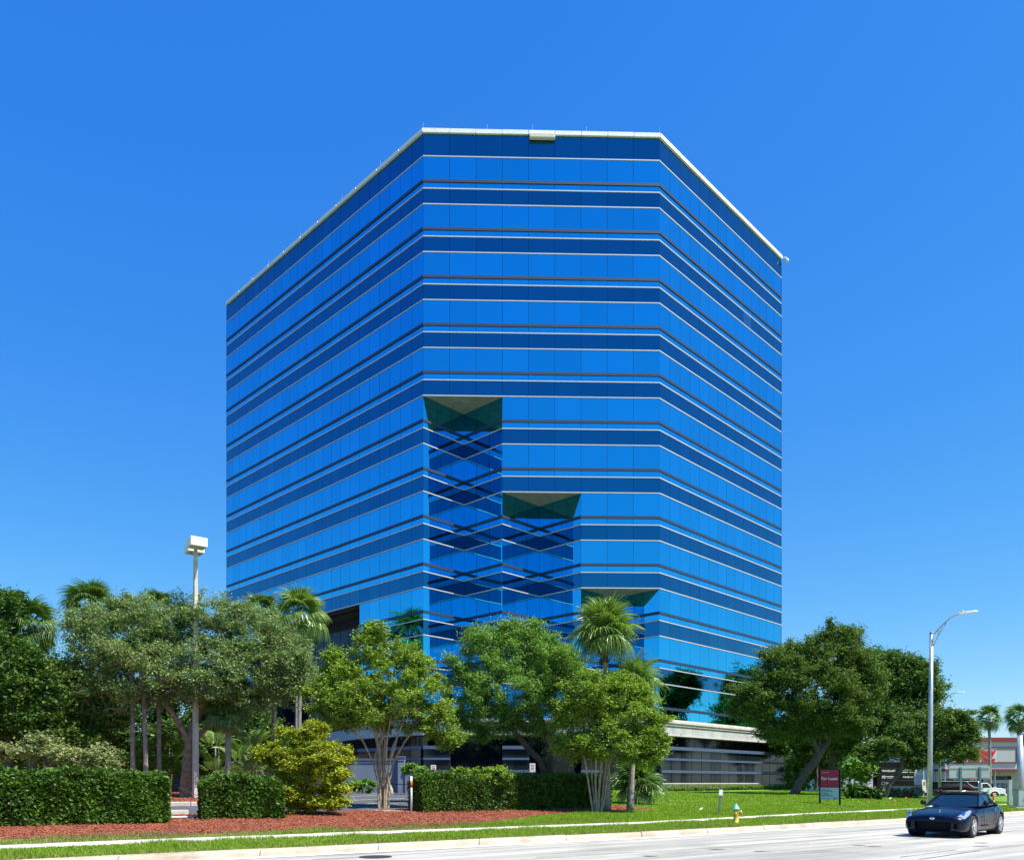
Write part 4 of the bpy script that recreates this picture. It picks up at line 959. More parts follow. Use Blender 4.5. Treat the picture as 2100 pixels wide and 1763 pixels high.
for k, (u, uh, vh, Y, rt, sc_, lb, sk, bt) in enumerate((
    (66, 62, 1285, 40, .14, 0.85, 'tall skirted fan palm at far left with drooping leaf tips against the sky', 6, 1.2),
    (186, 186, 1250, 50, .16, 1.0, 'fan palm head rising behind the live oak at upper left', 0, .8),
    (612, 614, 1266, 67, .17, 1.45, 'fan palm with twin pale trunks against the blue tower, left of centre', 4, .5),
    (536, 536, 1258, 52, .12, 0.75, 'smaller fan palm top peeking over the oak crown beside the tower edge', 0, .4),
    (325, 322, 1252, 56, .11, 0.8, 'fan palm top barely clearing the middle of the live oak crown', 0, .4),
    (466, 468, 1455, 40, .16, 0.7, 'short stout palm with a skirt of dead brown leaves right of the lamp pole', 12, .5))):
    fan_palm('washingtonia_palm', lb, gnd(u, Y), P(uh, vh, Y), rt, 'frond_dk' if k != 2 else 'frond', nf=30, scale=sc_, elev=(-48, 86), seed=20 + k, boots=bt, skirt=sk, wash=True, group='washingtonia palms behind the parking lot')
# slim grey palm trunks whose heads are lost in the oak crown
for k, (u, ub, vt, Y, lb) in enumerate(((268, 273, 1250, 39, 'slim grey palm trunk left of the oak, with a ringed band near its base'), (290, 301, 1250, 39, 'slim leaning palm trunk second from the left in front of the dark wall'), (322, 327, 1250, 40, 'slim palm trunk just left of the oak trunk, partly behind the airy young tree'), (559, 561, 1300, 42, 'slim pale palm trunk between dead-skirted palm and golden bush'), (606, 606, 1250, 67.5, 'left one of the twin pale trunks behind the golden bush'))):
    fan_palm('slender_palm', lb, gnd(ub, Y), P(u, vt + 90, Y), 0.115, 'frond_dk', nf=9, scale=0.42, elev=(-10, 80), seed=30 + k, boots=0.3, wash=True, group='slender palms whose heads are in the oak crown')
# far palms beside the pharmacy
fan_palm('washingtonia_palm', 'skinny palm in front of the pharmacy with its head against the sky', Vector((U(2030, 95), 95, 1.1)), P(2028, 1472, 95), 0.17, 'frond_dk', nf=22, scale=0.92, elev=(-45, 85), seed=41, boots=1.6, skirt=5, wash=True, group='far palms by the pharmacy')
fan_palm('washingtonia_palm', 'palm at the right picture edge behind the thick green pole', Vector((U(2092, 80), 80, 1.1)), P(2090, 1474, 80), 0.18, 'frond_dk', nf=22, scale=0.86, elev=(-45, 85), seed=42, boots=1.6, skirt=5, wash=True, group='far palms by the pharmacy')

# pinnate palms in the planting behind the lot
def pinnate_mesh():
    v = []; f = []; L_ = 1.5; g = random.Random(3)
    def pt(s): return Vector((L_ * s * (1 - .15 * s), 0, 0.75 * s - 0.95 * s * s))
    for i in range(10):
        a, b = pt(i / 10), pt((i + 1) / 10); k = len(v); w_ = Vector((0, 0.012, 0)); v += [a - w_, b - w_, b + w_, a + w_]; f.append((k, k + 1, k + 2, k + 3))
    for i in range(26):
        s = 0.12 + 0.88 * i / 26; p = pt(s); ll = 0.42 * math.sin(math.pi * (0.15 + 0.8 * s)) + 0.05
        for sg in (-1, 1):
            d = Vector((0.55, sg, 0.12 - 0.3 * s)).normalized(); tt = Vector((1, 0, 0)) * 0.018; k = len(v)
            v += [p - tt, p + d * ll * 0.6 - tt + Vector((0, 0, .02)), p + d * ll + Vector((0, 0, -.08)), p + d * ll * 0.6 + tt + Vector((0, 0, .02))]; f.append((k, k + 1, k + 2, k + 3))
    me = bpy.data.meshes.new('frond'); me.from_pydata([tuple(p) for p in v], [], f); me.materials.append(M['frond']); me.update(); return me
PM = pinnate_mesh()
for k, (u, v, Y, lb) in enumerate(((517, 1535, 43, 'feather-leaved areca palm in front of the blue wall, left of the golden bush'), (440, 1530, 44, 'sunlit areca palm just right of the lamp pole'), (345, 1535, 46, 'areca palm behind the airy young tree'), (488, 1560, 46, 'areca palm in the shade beside the dead-skirted palm'))):
    b_ = gnd(u, Y); h = P(u, v, Y); t = empty('areca_palm', b_, lb, 'palm', 'feather-leaved palms along the wall'); g = random.Random(k)
    mb = MB()
    for j in range(2): a = j * 1.7; mb.tube([(.15 * math.cos(a), .15 * math.sin(a), 0), (.25 * math.cos(a), .25 * math.sin(a), h.z - b_.z)], [0.045, 0.03], 6)
    mb.build('trunk', M['palm_trunk'], t, smooth=True)
    for j in range(22):
        o = bpy.data.objects.new('frond', PM); link(o, t); a = j * 137.5
        o.location = (.2 * math.cos(R(a)), .2 * math.sin(R(a)), (h.z - b_.z) * (1 if j % 2 else .45)); o.rotation_euler = Euler((0, -R(g.uniform(15, 70)), R(a)), 'XYZ'); o.scale = (g.uniform(.85, 1.15),) * 3

# --- hedges
def hedge(label, P0, P1, depth, height, n, seed, mset='leaf_hedge', leaf=0.085, wav=0.085, name='hedge', cat='hedge', group=None, shaggy=0.075):
    """clipped hedge from P0 to P1 (ground points); leaves over all sides, stems inside"""
    g = np.random.default_rng(seed); P0 = Vector(P0); P1 = Vector(P1); d = P1 - P0; d.z = 0; L_ = d.length; ang = math.atan2(d.y, d.x)
    c = (P0 + P1) / 2; t = empty(name, (c.x, c.y, float(zt(c.x, c.y))), label, cat, group, rz=ang)
    slope = (float(zt(P1.x, P1.y)) - float(zt(P0.x, P0.y))) / L_
    a_face = L_ * height; a_top = L_ * depth; a_end = depth * height
    tot = 2 * a_face + a_top * 1.3 + 2 * a_end; pts = []
    def bump_(x, y): return wav * (np.sin(x * 1.9 + seed) + 0.7 * np.sin(x * 4.3 + y * 3 + seed * 2) + 0.5 * np.sin(x * 8.1 + seed))
    for (kind, ar) in (('f', a_face), ('b', a_face), ('t', a_top * 1.3), ('l', a_end), ('r', a_end)):
        k = int(n * ar / tot); r1 = g.random(k); r2 = g.random(k); ins = np.abs(g.normal(size=k)) * 0.13 - 0.03
        if kind in 'fb':
            x = (r1 - .5) * L_; z = r2 * height; y = (depth / 2 - ins - 0.10 * (z / height > .88) * (z / height - .88) / .12 * 1.2) * (-1 if kind == 'f' else 1); y = y + bump_(x, z) * 0.8
        elif kind == 't': x = (r1 - .5) * L_; y = (r2 - .5) * (depth - .1); z = height - ins * 0.8 + bump_(x, y) * 0.6 + np.maximum(0, g.normal(size=k)) * shaggy
        else:
            y = (r1 - .5) * depth; z = r2 * height; x = (L_ / 2 - ins) * (-1 if kind == 'l' else 1) + bump_(y * 2, z) * .6
            rr = (np.abs(y) / (depth / 2)) ** 2 * 0.18; x = x - np.sign(x) * rr
        xe = np.maximum(0, np.abs(x) - (L_ / 2 - .3)) / .3; z = z - xe ** 2 * 0.12 * (z > height * .7)
        pts.append(np.stack([x, y, z + x * slope], -1))
    cen = np.concatenate(pts); v, q = leaf_cloud(cen, leaf, 0.5, 0.02, seed=seed, droop=-0.3)
    np_mesh('foliage', v, q, M[mset], t)
    segs = []
    for i in range(int(L_ * 9)):
        x = g.uniform(-L_ / 2 + .1, L_ / 2 - .1); y = g.uniform(-depth / 2 + .12, depth / 2 - .12); z0 = x * slope
        x2, y2 = x + g.normal() * .15, y + g.normal() * .12; zz_ = height * g.uniform(.4, .55); segs.append((np.array([x, y, z0]), np.array([x2, y2, z0 + zz_]), .018, .012))
        for _ in range(3): segs.append((np.array([x2, y2, z0 + zz_]), np.array([x2 + g.normal() * .2, np.clip(y2 + g.normal() * .2, -depth / 2 + .05, depth / 2 - .05), z0 + height * g.uniform(.75, .97)]), .010, .004))
    V, Q = tubes_np(segs, 4); np_mesh('stems', V, Q, M['bark_dark'], t)
    # inner leaves shade the middle
    k = n // 5; cen = np.stack([g.uniform(-L_ / 2 + .2, L_ / 2 - .2, k), g.uniform(-depth / 2 + .15, depth / 2 - .15, k), g.uniform(.12, height - .15, k)], -1); cen[:, 2] += cen[:, 0] * slope
    v, q = leaf_cloud(cen, leaf * 1.25, 0.6, 0.1, seed=seed + 1); np_mesh('inner_foliage', v, q, M[mset], t)
    return t
h1a, h1b = G(-120, 1696), G(333, 1687)
hedge('long clipped dark green hedge at the left edge of the picture', h1a + Vector((0, .55, 0)), h1b + Vector((-.1, .55, 0)), 1.1, 1.42, 34000, 1, leaf=0.145)
h2a, h2b = G(395, 1679), G(565, 1677)
hedge('short clipped hedge block between the oak gap and the golden bush', h2a + Vector((0, .55, 0)), h2b + Vector((0, .55, 0)), 1.15, 1.24, 17000, 2, leaf=0.14)
h3a, h3b = G(848, 1665), G(1238, 1654)
hedge('long clipped hedge right of the white marker post, in front of the entrance', h3a + Vector((0, .55, 0)), h3b + Vector((0, .45, 0)), 1.2, 1.36, 38000, 3, leaf=0.125)
# lighter bush bulging over the long hedge, shrubs around the building
def bush(label, lobes, Y, mset, n, leaf, seed, name='bush', cat='bush', group=None, base=None):
    lb = lobes_px(lobes, Y, 0.9); c = lb[0][0]; zb = float(zt(c[0], Y))
    return make_tree(name, label, [[(c[0] + dx, Y, zb - .05), (c[0] + dx * 2, Y, zb + .3)] for dx in (-.1, .1)], lb, M[mset], M['bark_dark'], Lf=n, leaf=leaf, dens=2.2, clump=0.16, root_r=0.03, seed=seed, cat=cat, group=group, step=0.3, tip_r=0.006)
bush('pale yellow-green bush bulging above the top of the long hedge', [(985, 1592, 40, 18, 0), (940, 1595, 34, 14, 0), (1030, 1593, 28, 13, 0)], 33.5, 'leaf_myrtle', 12000, 0.075, 81)
bush('small bright shrub left of the handicap sign, before the entrance', [(850, 1582, 22, 14, 0)], 48, 'leaf_feather', 5000, 0.11, 82)
bush('low leafy clump at the foot of the blue wall', [(748, 1612, 26, 10, 0), (725, 1612, 18, 9, 0)], 50, 'leaf_feather', 5000, 0.11, 83)
# ------------------------------------------------------------------ garden walls
def wall_px(name, label, cat, u0, u1, vt, Y, th=0.3, capw=0.42, material='pod_blue', u1Y=None, group=None):
    Y1 = u1Y or Y; a = Vector((U(u0, Y), Y)); b = Vector((U(u1, Y1), Y1)); d = b - a; L_ = d.length; ang = math.atan2(d.y, d.x); c = (a + b) / 2
    zt_ = Z(vt, (Y + Y1) / 2); zb = min(float(zt(a.x, a.y)), float(zt(b.x, b.y))) - 0.3; zc = zb + 0.3
    t = empty(name, (c.x, c.y, zc), label, cat, group, rz=ang)
    MB().box((0, 0, (zt_ - 0.18 + zb) / 2 - zc), (L_, th, zt_ - 0.18 - zb)).build('wall_body', M[material], t)
    MB().box((0, 0, zt_ - 0.08 - zc), (L_ + 0.08, capw, 0.16)).build('coping', M['ledge'], t, bevel=0.02)
    MB().box((0, 0, zt_ - 0.24 - zc), (L_ + 0.04, th + 0.07, 0.07)).build('moulding', M[material], t)
    MB().box((0, 0, 0.55), (L_ + 0.01, th + 0.012, 0.03)).build('reveal_joint', M['black'], t)
    return t
wall_px('garden_wall', 'long low blue-grey wall behind the palms and oak at left', 'wall', -140, 525, 1562, 52)
wall_px('garden_wall', 'blue-grey wall behind the multi-stemmed tree', 'wall', 640, 818, 1555, 51)
wall_px('wall_pier', 'lighter end pier of the blue wall, right of the multi-stemmed tree', 'pier', 817, 830, 1550, 50.7, th=0.55, capw=0.66)
wall_px('garden_wall', 'low blue-grey wall stub between the pier and the white marker post', 'wall', 831, 873, 1575, 50.5)

# ------------------------------------------------------------------ lamps and posts
def lamp_pole():
    Y = 39.3; b = Vector((U(401, Y), Y, float(zt(U(401, Y), Y)) - 0.1)); t = empty('parking_lot_lamp', b, 'tall square concrete lamp pole with two white box heads beside the oak', 'lamp post')
    H = Z(1128, Y) - b.z; rot = Matrix.Rotation(R(22), 3, 'Z')
    MB().tube([(0, 0, 0), (0, 0, H)], [0.175, 0.115], 4).build('pole', M['concrete'], t, bevel=0.02)
    MB().box((0, 0, H + .03), (0.12, 0.12, 0.2), rot).build('pole_cap', M['black'], t)
    for k, (dx, dy) in enumerate(((0.26, -0.50), (-0.26, 0.50))):
        c = Vector((dx, dy, H + 0.20)); h_ = MB().box(c, (0.74, 0.78, 0.42), Matrix.Rotation(R(-52), 3, 'Z')).build('lamp_head', M['lampbox'], t, bevel=0.012)
        MB().box(c + Vector((0, 0, -0.213)), (0.58, 0.62, 0.03), Matrix.Rotation(R(-52), 3, 'Z')).build('lens', mat('lamp_lens', (0.5, 0.5, 0.45), 0.2), h_)
        MB().tube([(0, 0, H + 0.02), (dx * .7, dy * .7, H + 0.02)], 0.04, 6).build('bracket', M['black'], t)
lamp_pole()
def street_lamp(u, Y, vtop, label, arm=1.25, lean=0.012):
    b = Vector((U(u, Y), Y, float(zt(U(u, Y), Y)) - 0.05)); t = empty('street_lamp', b, label, 'street lamp', 'grey street lamps along the road')
    H = Z(vtop, Y) - b.z; ox = H * lean
    MB().tube([(0, 0, 0), (ox * .5, 0, H * .5), (ox, 0, H)], [0.135, 0.115, 0.09], 14).build('pole', M['steel'], t, smooth=True)
    MB().tube([(0, 0, 0), (0, 0, .3)], [0.2, 0.18], 14).build('base_cover', M['steel'], t, smooth=True)
    MB().tube([(ox, 0, H), (ox, 0, H + .05)], [0.11, 0.10], 12).build('pole_cap', M['steel'], t)
    d = Vector((0.78, -0.62, 0)).normalized(); e = Vector((ox, 0, H - .15))
    up = [e + d * (arm * s) + Vector((0, 0, h)) for s, h in ((0, 0), (.25, .30), (.5, .62), (.68, .82), (.82, .92), (1.0, .96))]
    MB().tube(up, 0.035, 8).build('upper_arm', M['steel'], t, smooth=True)
    e2 = Vector((ox * .9, 0, H - .85)); MB().tube([e2, e2.lerp(up[2] + Vector((0, 0, .05)), .5) + Vector((0, 0, -.02)), up[2] + d * .05], 0.028, 8).build('lower_arm', M['steel'], t, smooth=True)
    MB().tube([up[1], up[1] - Vector((0, 0, .36))], 0.022, 6).build('brace', M['steel'], t)
    hd = MB(); c = up[-1]; q = Matrix.Rotation(math.atan2(d.y, d.x), 3, 'Z')
    prof = [(-.12, .06, .05), (.05, .12, .08), (.35, .16, .08), (.72, .15, .05), (.86, .07, .025)]
    vs = []
    for x, wd, h in prof:
        for yy, z in ((-wd, -.02), (-wd * .7, h), (wd * .7, h), (wd, -.02)): vs.append(c + q @ Vector((x, yy, z + x * .07)))
    fs = [(0, 1, 2, 3), tuple(range(19, 15, -1))]
    for i in range(4):
        for k in range(4): k2 = (k + 1) % 4; fs.append((i * 4 + k, (i + 1) * 4 + k, (i + 1) * 4 + k2, i * 4 + k2))
    h_ = hd.add(vs, fs).build('lamp_head', M['lampbox'], t, bevel=0.015)
    MB().lathe([(0.05, 0), (0.05, .06), (0.035, .09)], 10, c + q @ Vector((.18, 0, .09))).build('photocell', M['steel'], h_)
street_lamp(1906, 42, 1298, 'tall grey curved-arm street lamp behind the dark blue car')
street_lamp(1927, 78, 1440, 'smaller looking, more distant curved-arm street lamp among the oak leaves', lean=0.003)

def post(name, label, cat, u, vb, vt, wd, material, lean=(0, 0), band=None, round_=False, group=None, Y=None, cap=None):
    b = G(u, vb) if Y is None else Vector((U(u, Y), Y, float(zt(U(u, Y), Y)))); H = Z(vt, b.y) - b.z
    t = empty(name, b - Vector((0, 0, .05)), label, cat, group)
    f = MB()
    if round_: f.tube([(0, 0, 0), (lean[0], lean[1], H + .05)], wd / 2, 12)
    else:
        k = len(f.v); h = wd / 2
        f.add([(-h, -h, 0), (h, -h, 0), (h, h, 0), (-h, h, 0), (-h + lean[0], -h + lean[1], H + .05), (h + lean[0], -h + lean[1], H + .05), (h + lean[0], h + lean[1], H + .05), (-h + lean[0], h + lean[1], H + .05)], [(3, 2, 1, 0), (4, 5, 6, 7), (0, 1, 5, 4), (1, 2, 6, 5), (2, 3, 7, 6), (3, 0, 4, 7)])
    f.build('shaft', M[material], t, smooth=round_)
    if band:
        v0, v1, mm = band; z0 = Z(v1, b.y) - b.z + .05; z1 = Z(v0, b.y) - b.z + .05
        MB().tube([(lean[0] * z0 / H, lean[1] * z0 / H, z0), (lean[0] * z1 / H, lean[1] * z1 / H, z1)], wd / 2 * 1.08, 12).build('band', M[mm], t, smooth=True)
    return t, b, H
post('marker_post', 'white marker post with an orange band at the left end of the long hedge', 'marker post', 843.5, 1666, 1591, 0.075, 'whiteprint', round_=True, band=(1600, 1614, 'orange'))
post('marker_post', 'short marker post with orange top half between blue car and white truck', 'marker post', 2037.5, 1649, 1625, 0.11, 'whiteprint', round_=True, band=(1625, 1640, 'orange'))
post('marker_post', 'orange topped marker post at the right picture edge', 'marker post', 2098, 1657, 1630, 0.11, 'whiteprint', round_=True, band=(1630, 1646, 'orange'))
t, b, H = post('leaning_post', 'dark leaning metal post with a small white tag on the lawn left of hydrant', 'post', 1473, 1671, 1616, 0.07, 'green_steel', lean=(0.14, 0))
MB().box((0.10, -.05, H - .12), (0.16, 0.015, 0.24), Matrix.Rotation(R(8), 3, 'Y')).build('tag', M['lampbox'], t)
t, b, H = post('concrete_post', 'weathered square grey-green post left of the metal utility cabinet', 'post', 2070.5, 1652, 1598, 0.20, 'sign_back')
MB().box((0.11, -.05, H * .45), (0.06, .1, .12)).build('clamp', M['steel'], t)
# traffic signal mast at right edge
Yp = 47.0; b = Vector((U(2092.5, Yp), Yp, float(zt(U(2092.5, Yp), Yp)) - .05)); t = empty('signal_mast', b, 'thick grey-green metal mast behind the cabinet at the right picture edge', 'mast')
H = Z(1505, Yp) - b.z
MB().tube([(0, 0, 0), (0, 0, H)], [0.185, 0.165], 20).build('mast', M['steel'], t, smooth=True); MB().tube([(0, 0, H), (0, 0, H + .05)], [0.19, 0.17], 20).build('mast_cap', M['green_steel'], t)
MB().box((0.32, 0, H - .27), (0.5, .4, .5)).build('junction_box', M['green_steel'], t, bevel=.02)
# utility cabinet
Yc = 46.0; b = Vector((U(2087, Yc), Yc - .3, 0.0)); b.z = float(zt(b.x, b.y)); t = empty('utility_cabinet', b, 'grey metal utility cabinet on a concrete pad at right edge', 'utility cabinet')
MB().box((0, 0, .04), (1.0, .8, .12)).build('pad', M['concrete'], t); Hc = Z(1619, Yc) - b.z
MB().box((0.02, 0, Hc / 2 + .08), (0.66, .5, Hc - .12)).build('body', M['steel'], t, bevel=.015); MB().box((0.02, 0, Hc + .02), (0.72, .56, .05)).build('lid', M['green_steel'], t, bevel=.01)
MB().box((-.15, -.26, Hc / 2 + .08), (0.29, .02, Hc - .22)).build('door', M['sign_back'], t); MB().box((.18, -.26, Hc / 2 + .08), (0.29, .02, Hc - .22)).build('door', M['sign_back'], t)
MB().box((-.02, -.285, Hc / 2), (0.03, .03, .12)).build('handle', M['chrome'], t)
# back of a guide sign
Ys = 50.0; b = Vector((U(1988, Ys), Ys, 0.0)); b.z = float(zt(b.x, b.y)); t = empty('guide_sign', b, 'large road sign seen from its pale green-grey back, above the blue car', 'road sign')
x0, x1, z0, z1 = U(1946.5, Ys) - b.x, U(2030, Ys) - b.x, Z(1597, Ys) - b.z, Z(1568.6, Ys) - b.z
mb = MB(); rr = .1; pts = []
for cx, cz, a0 in ((x1 - rr, z1 - rr, 0), (x0 + rr, z1 - rr, 90), (x0 + rr, z0 + rr, 180), (x1 - rr, z0 + rr, 270)):
    for k in range(5): a = R(a0 + k * 22.5); pts.append((cx + rr * math.cos(a), cz + rr * math.sin(a)))
n = len(pts); mb.add([(x, -.01, z) for x, z in pts] + [(x, .01, z) for x, z in pts], [tuple(range(n)), tuple(range(2 * n - 1, n - 1, -1))] + [(i, (i + 1) % n, n + (i + 1) % n, n + i) for i in range(n)])
mb.build('sign_board', M['sign_back'], t)
for z in (z0 + .12, z1 - .16): MB().box(((x0 + x1) / 2, -.03, z), (x1 - x0 - .1, .03, .05)).build('stiffener', M['sign_back'], t)
for u in (1969, 2008.5): MB().box((U(u, Ys) - b.x, -.07, z1 * .5 - .1), (0.12, .07, z1 - .02)).build('post', M['green_steel'], t)
MB().box((U(1996, Ys) - b.x, -.055, z0 + .05), (0.38, .01, .05)).build('sticker', M['orange'], t)

# reserved parking signs
for k, (u, v0, v1, Y, lb) in enumerate(((889, 1568, 1585, 46, 'small white parking sign with red text at the left end of the long hedge'), (1092, 1565, 1582, 44, 'small white parking sign with red text just left of the forked dark trunks'))):
    b = Vector((U(u, Y), Y, float(zt(U(u, Y), Y)))); t = empty('parking_sign', b, lb, 'sign', 'white parking signs before the entrance'); zc = (Z(v0, Y) + Z(v1, Y)) / 2 - b.z
    MB().box((0, 0, zc / 2), (.045, .045, zc)).build('post', M['steel'], t)
    pn = MB().box((0, -.035, zc), (0.30, .012, .47)).build('sign_panel', M['whiteprint'], t, bevel=.004)
    for j in range(4): MB().box((0, -.045, zc + .15 - j * .085), (0.20 - .03 * (j % 2), .004, .03)).build('text_line', M['redprint'], pn)

# ------------------------------------------------------------------ fire hydrant
b = G(1509.5, 1688); t = empty('fire_hydrant', b, 'yellow fire hydrant with a turquoise bonnet on the grass verge', 'fire hydrant')
hs_ = (Z(1646.6, b.y) - b.z) / 0.80
def hz(l): return [(r * hs_, z * hs_) for r, z in l]
MB().lathe(hz([(0.15, -.03), (0.15, .03), (0.105, .045), (0.10, .3), (0.105, .44), (0.125, .47), (0.125, .50), (0.11, .52), (0.11, .56)]), 18).build('barrel', M['hyd_y'], t, smooth=True)
MB().lathe(hz([(0.155, .555), (0.16, .60), (0.12, .61), (0.115, .66), (0.075, .71), (0.05, .725), (0.045, .75), (0.025, .765), (0.022, .80)]), 18).build('bonnet', M['hyd_b'], t, smooth=True)
rotx = Matrix.Rotation(R(90), 3, 'X'); roty = Matrix.Rotation(R(90), 3, 'Y')
MB().lathe(hz([(0.07, 0), (0.07, .14), (0.085, .15), (0.085, .19), (0.03, .2), (0.03, .23)]), 14, (0.02, 0, .45 * hs_), roty).build('pumper_nozzle', M['hyd_y'], t, smooth=True)
MB().lathe(hz([(0.045, 0), (0.045, .12), (0.058, .13), (0.058, .17), (0.02, .175), (0.02, .2)]), 12, (-.04, 0, .46 * hs_), Matrix.Rotation(R(115), 3, 'X')).build('hose_nozzle', M['hyd_y'], t, smooth=True)
MB().tube([(0.2 * hs_, -.03, .43 * hs_), (.24 * hs_, -.04, .34 * hs_), (.25 * hs_, -.03, .25 * hs_)], 0.018, 6).build('hanging_cap', M['steel'], t)
for a in range(6):
    MB().lathe([(0.016, 0), (0.016, .03)], 6, (0.13 * hs_ * math.cos(a), 0.13 * hs_ * math.sin(a), .03 * hs_)).build('bolt', M['hyd_y'], t)

# ------------------------------------------------------------------ lease sign
bl = G(1681.5, 1647.5); br = G(1722.5, 1650.5); YL_ = (bl.y + br.y) / 2; print('lease', bl, br)
bl = Vector((U(1681.5, YL_ + .5), YL_ + .5, 0)); br = Vector((U(1722.5, YL_ - .4), YL_ - .4, 0)); bl.z = float(zt(bl.x, bl.y)); br.z = float(zt(br.x, br.y))
c = (bl + br) / 2; d = br - bl; d.z = 0; W_ = d.length; ang = math.atan2(d.y, d.x); t = empty('lease_sign', c, 'crimson and pale blue lease sign on two black posts on the lawn', 'sign', rz=ang)
zt_ = Z(1577, YL_) - c.z; zm = Z(1614.5, YL_) - c.z; zb_ = Z(1639, YL_) - c.z
for s_ in (-1, 1): MB().box((s_ * W_ / 2, 0, zt_ / 2 - .05), (0.085, .085, zt_ + .1)).build('post', M['plastic'], t, bevel=.01)
wp = W_ - .085
rp = MB().box((0, -.01, (zt_ + zm) / 2 - .01), (wp, .03, zt_ - zm - .02)).build('red_panel', M['red'], t); pp = MB().box((0, -.01, (zm + zb_) / 2), (wp, .03, zm - zb_)).build('pale_panel', M['pale'], t)
rx = (R(90), 0, 0); hh = zt_ - zm
text('For Lease', wp * .225, M['whiteprint'], rp, (-wp * .45, -.03, zm + hh * .50), rx, bold=.003)
MB().box((-wp * .24, -.028, zm + hh * .83), (wp * .42, .004, hh * .018)).build('rule', M['pale'], rp)
h2 = zm - zb_
for k, (s_, fz) in enumerate((('Clanese Haar', .86), ('+1 813 387 1298', .70), ('Jon Fletcher', .52), ('+1 813 387 1328', .36))):
    text(s_, wp * .085, M['darkprint'], pp, (-wp * .45, -.03, zb_ + h2 * (fz - .02)), rx, bold=.002 if k % 2 == 0 else 0)
MB().box((-wp * .2, -.028, zb_ + h2 * .10), (wp * .48, .004, h2 * .012)).build('rule', M['darkprint'], pp)
MB().box((wp * .24, -.028, zb_ + h2 * .12), (wp * .075, .004, wp * .075)).build('logo', M['darkprint'], pp); text('JLL', wp * .075, M['darkprint'], pp, (wp * .31, -.03, zb_ + h2 * .12), rx, bold=.003)

# ------------------------------------------------------------------ tenant monument sign
Ym = 62.0; b = Vector((U(1839, Ym), Ym, 0)); b.z = float(zt(b.x, b.y)) - .2; t = empty('tenant_sign', b, 'large black and blue-grey tenant sign behind the small leaning oak', 'sign')
X_ = lambda u: U(u, Ym) - b.x
Zz = lambda v: Z(v, Ym) - b.z
MB().box((0, .3, Zz(1590) / 1 - (Zz(1590) - Zz(1630)) / 2 + 0.35), (X_(1876) - X_(1803), .5, Zz(1556) - Zz(1632))).build('sign_body', mat('sign_bluegrey', (0.17, 0.23, 0.31), .6), t)
MB().box((X_(1800.5), .25, Zz(1632) / 2 + Zz(1551) / 2), (X_(1804) - X_(1797.5), .7, Zz(1551) - Zz(1632))).build('side_pier', M['plastic'], t)
MB().box((0, .2, Zz(1626)), (X_(1880) - X_(1797), .9, .35)).build('base', M['stucco2'], t)
wht = M['whiteprint']
rows = ((1562, 1573), (1575, 1585.2), (1587.3, 1598), (1599.9, 1610.8))
for ci, (ua, ub) in enumerate(((1805, 1839), (1840.5, 1875))):
    for ri, (va, vb) in enumerate(rows):
        pn = MB().box(((X_(ua) + X_(ub)) / 2, .02, (Zz(va) + Zz(vb)) / 2), (X_(ub) - X_(ua), .06, Zz(va) - Zz(vb))).build('tenant_panel', M['black'], t)
        zc = (Zz(va) + Zz(vb)) / 2; xa, xb = X_(ua), X_(ub); w_ = xb - xa
        if (ci, ri) == (1, 0): text('nce', .34, wht, pn, (xb - .12, -.03, zc), rx, align='RIGHT')
        if (ci, ri) == (0, 1): text('TRAVELLIST', .20, wht, pn, (xa + .1, -.03, zc), rx, bold=.008)
        if (ci, ri) == (1, 1):
            for j in range(3): MB().box((xa + w_ * .62, -.02, zc + .1 - j * .1), (w_ * (.5 + .1 * j), .006, .055)).build('text_line', wht, pn)
            text('W', .16, wht, pn, (xa + .08, -.03, zc - .08), rx, bold=.008)
        if (ci, ri) == (0, 2):
            MB().box((xa + .26, -.02, zc), (.27, .006, .2)).build('logo', wht, pn); text('VR', .13, M['darkprint'], pn, (xa + .17, -.035, zc), rx)
            text('WHITE&WISE', .125, wht, pn, (xa + .45, -.03, zc + .03), rx, bold=.006); MB().box((xa + .8, -.02, zc - .09), (.6, .006, .025)).build('text_line', wht, pn)
        if (ci, ri) == (1, 2):
            text('FGriff', .19, wht, pn, (xa + .4, -.03, zc), rx, bold=.004); MB().box((xb - .45, -.02, zc), (.015, .006, .2)).build('text_line', wht, pn)
            for j in (-1, 1): MB().box((xb - .25, -.02, zc + j * .035), (.34, .006, .025)).build('text_line', wht, pn)
        if (ci, ri) == (0, 3):
            g_ = []; 
            for k in range(24): a = 2 * math.pi * k / 24; g_.append(a)
            mb = MB(); vs = [(xa + .22 + r * math.cos(a), -.02, zc + r * math.sin(a)) for r in (.13, .115) for a in g_]
            mb.add(vs, [(k, (k + 1) % 24, 24 + (k + 1) % 24, 24 + k) for k in range(24)]).build('emblem_ring', wht, pn)
            text('Island In', .17, wht, pn, (xa + .4, -.03, zc + .04), rx); MB().box((xa + .62, -.02, zc - .1), (.4, .006, .02)).build('text_line', wht, pn)
# white pole banner right of the sign
Yb = 66.0; b = Vector((U(1894, Yb), Yb, 0)); b.z = float(zt(b.x, b.y)); t = empty('pole_banner', b, 'thin white pole with a small white banner right of the tenant sign', 'banner')
Hb = Z(1559, Yb) - b.z; MB().tube([(0, 0, 0), (0, 0, Hb)], .035, 8).build('pole', M['lampbox'], t)
MB().box((0.02, -.05, Z(1611, Yb) - b.z), (.3, .03, 1.05), Matrix.Rotation(R(-5), 3, 'Y')).build('banner', M['lampbox'], t); MB().box((0.03, -.07, Z(1606, Yb) - b.z), (.14, .01, .3)).build('print', M['orange'], t)

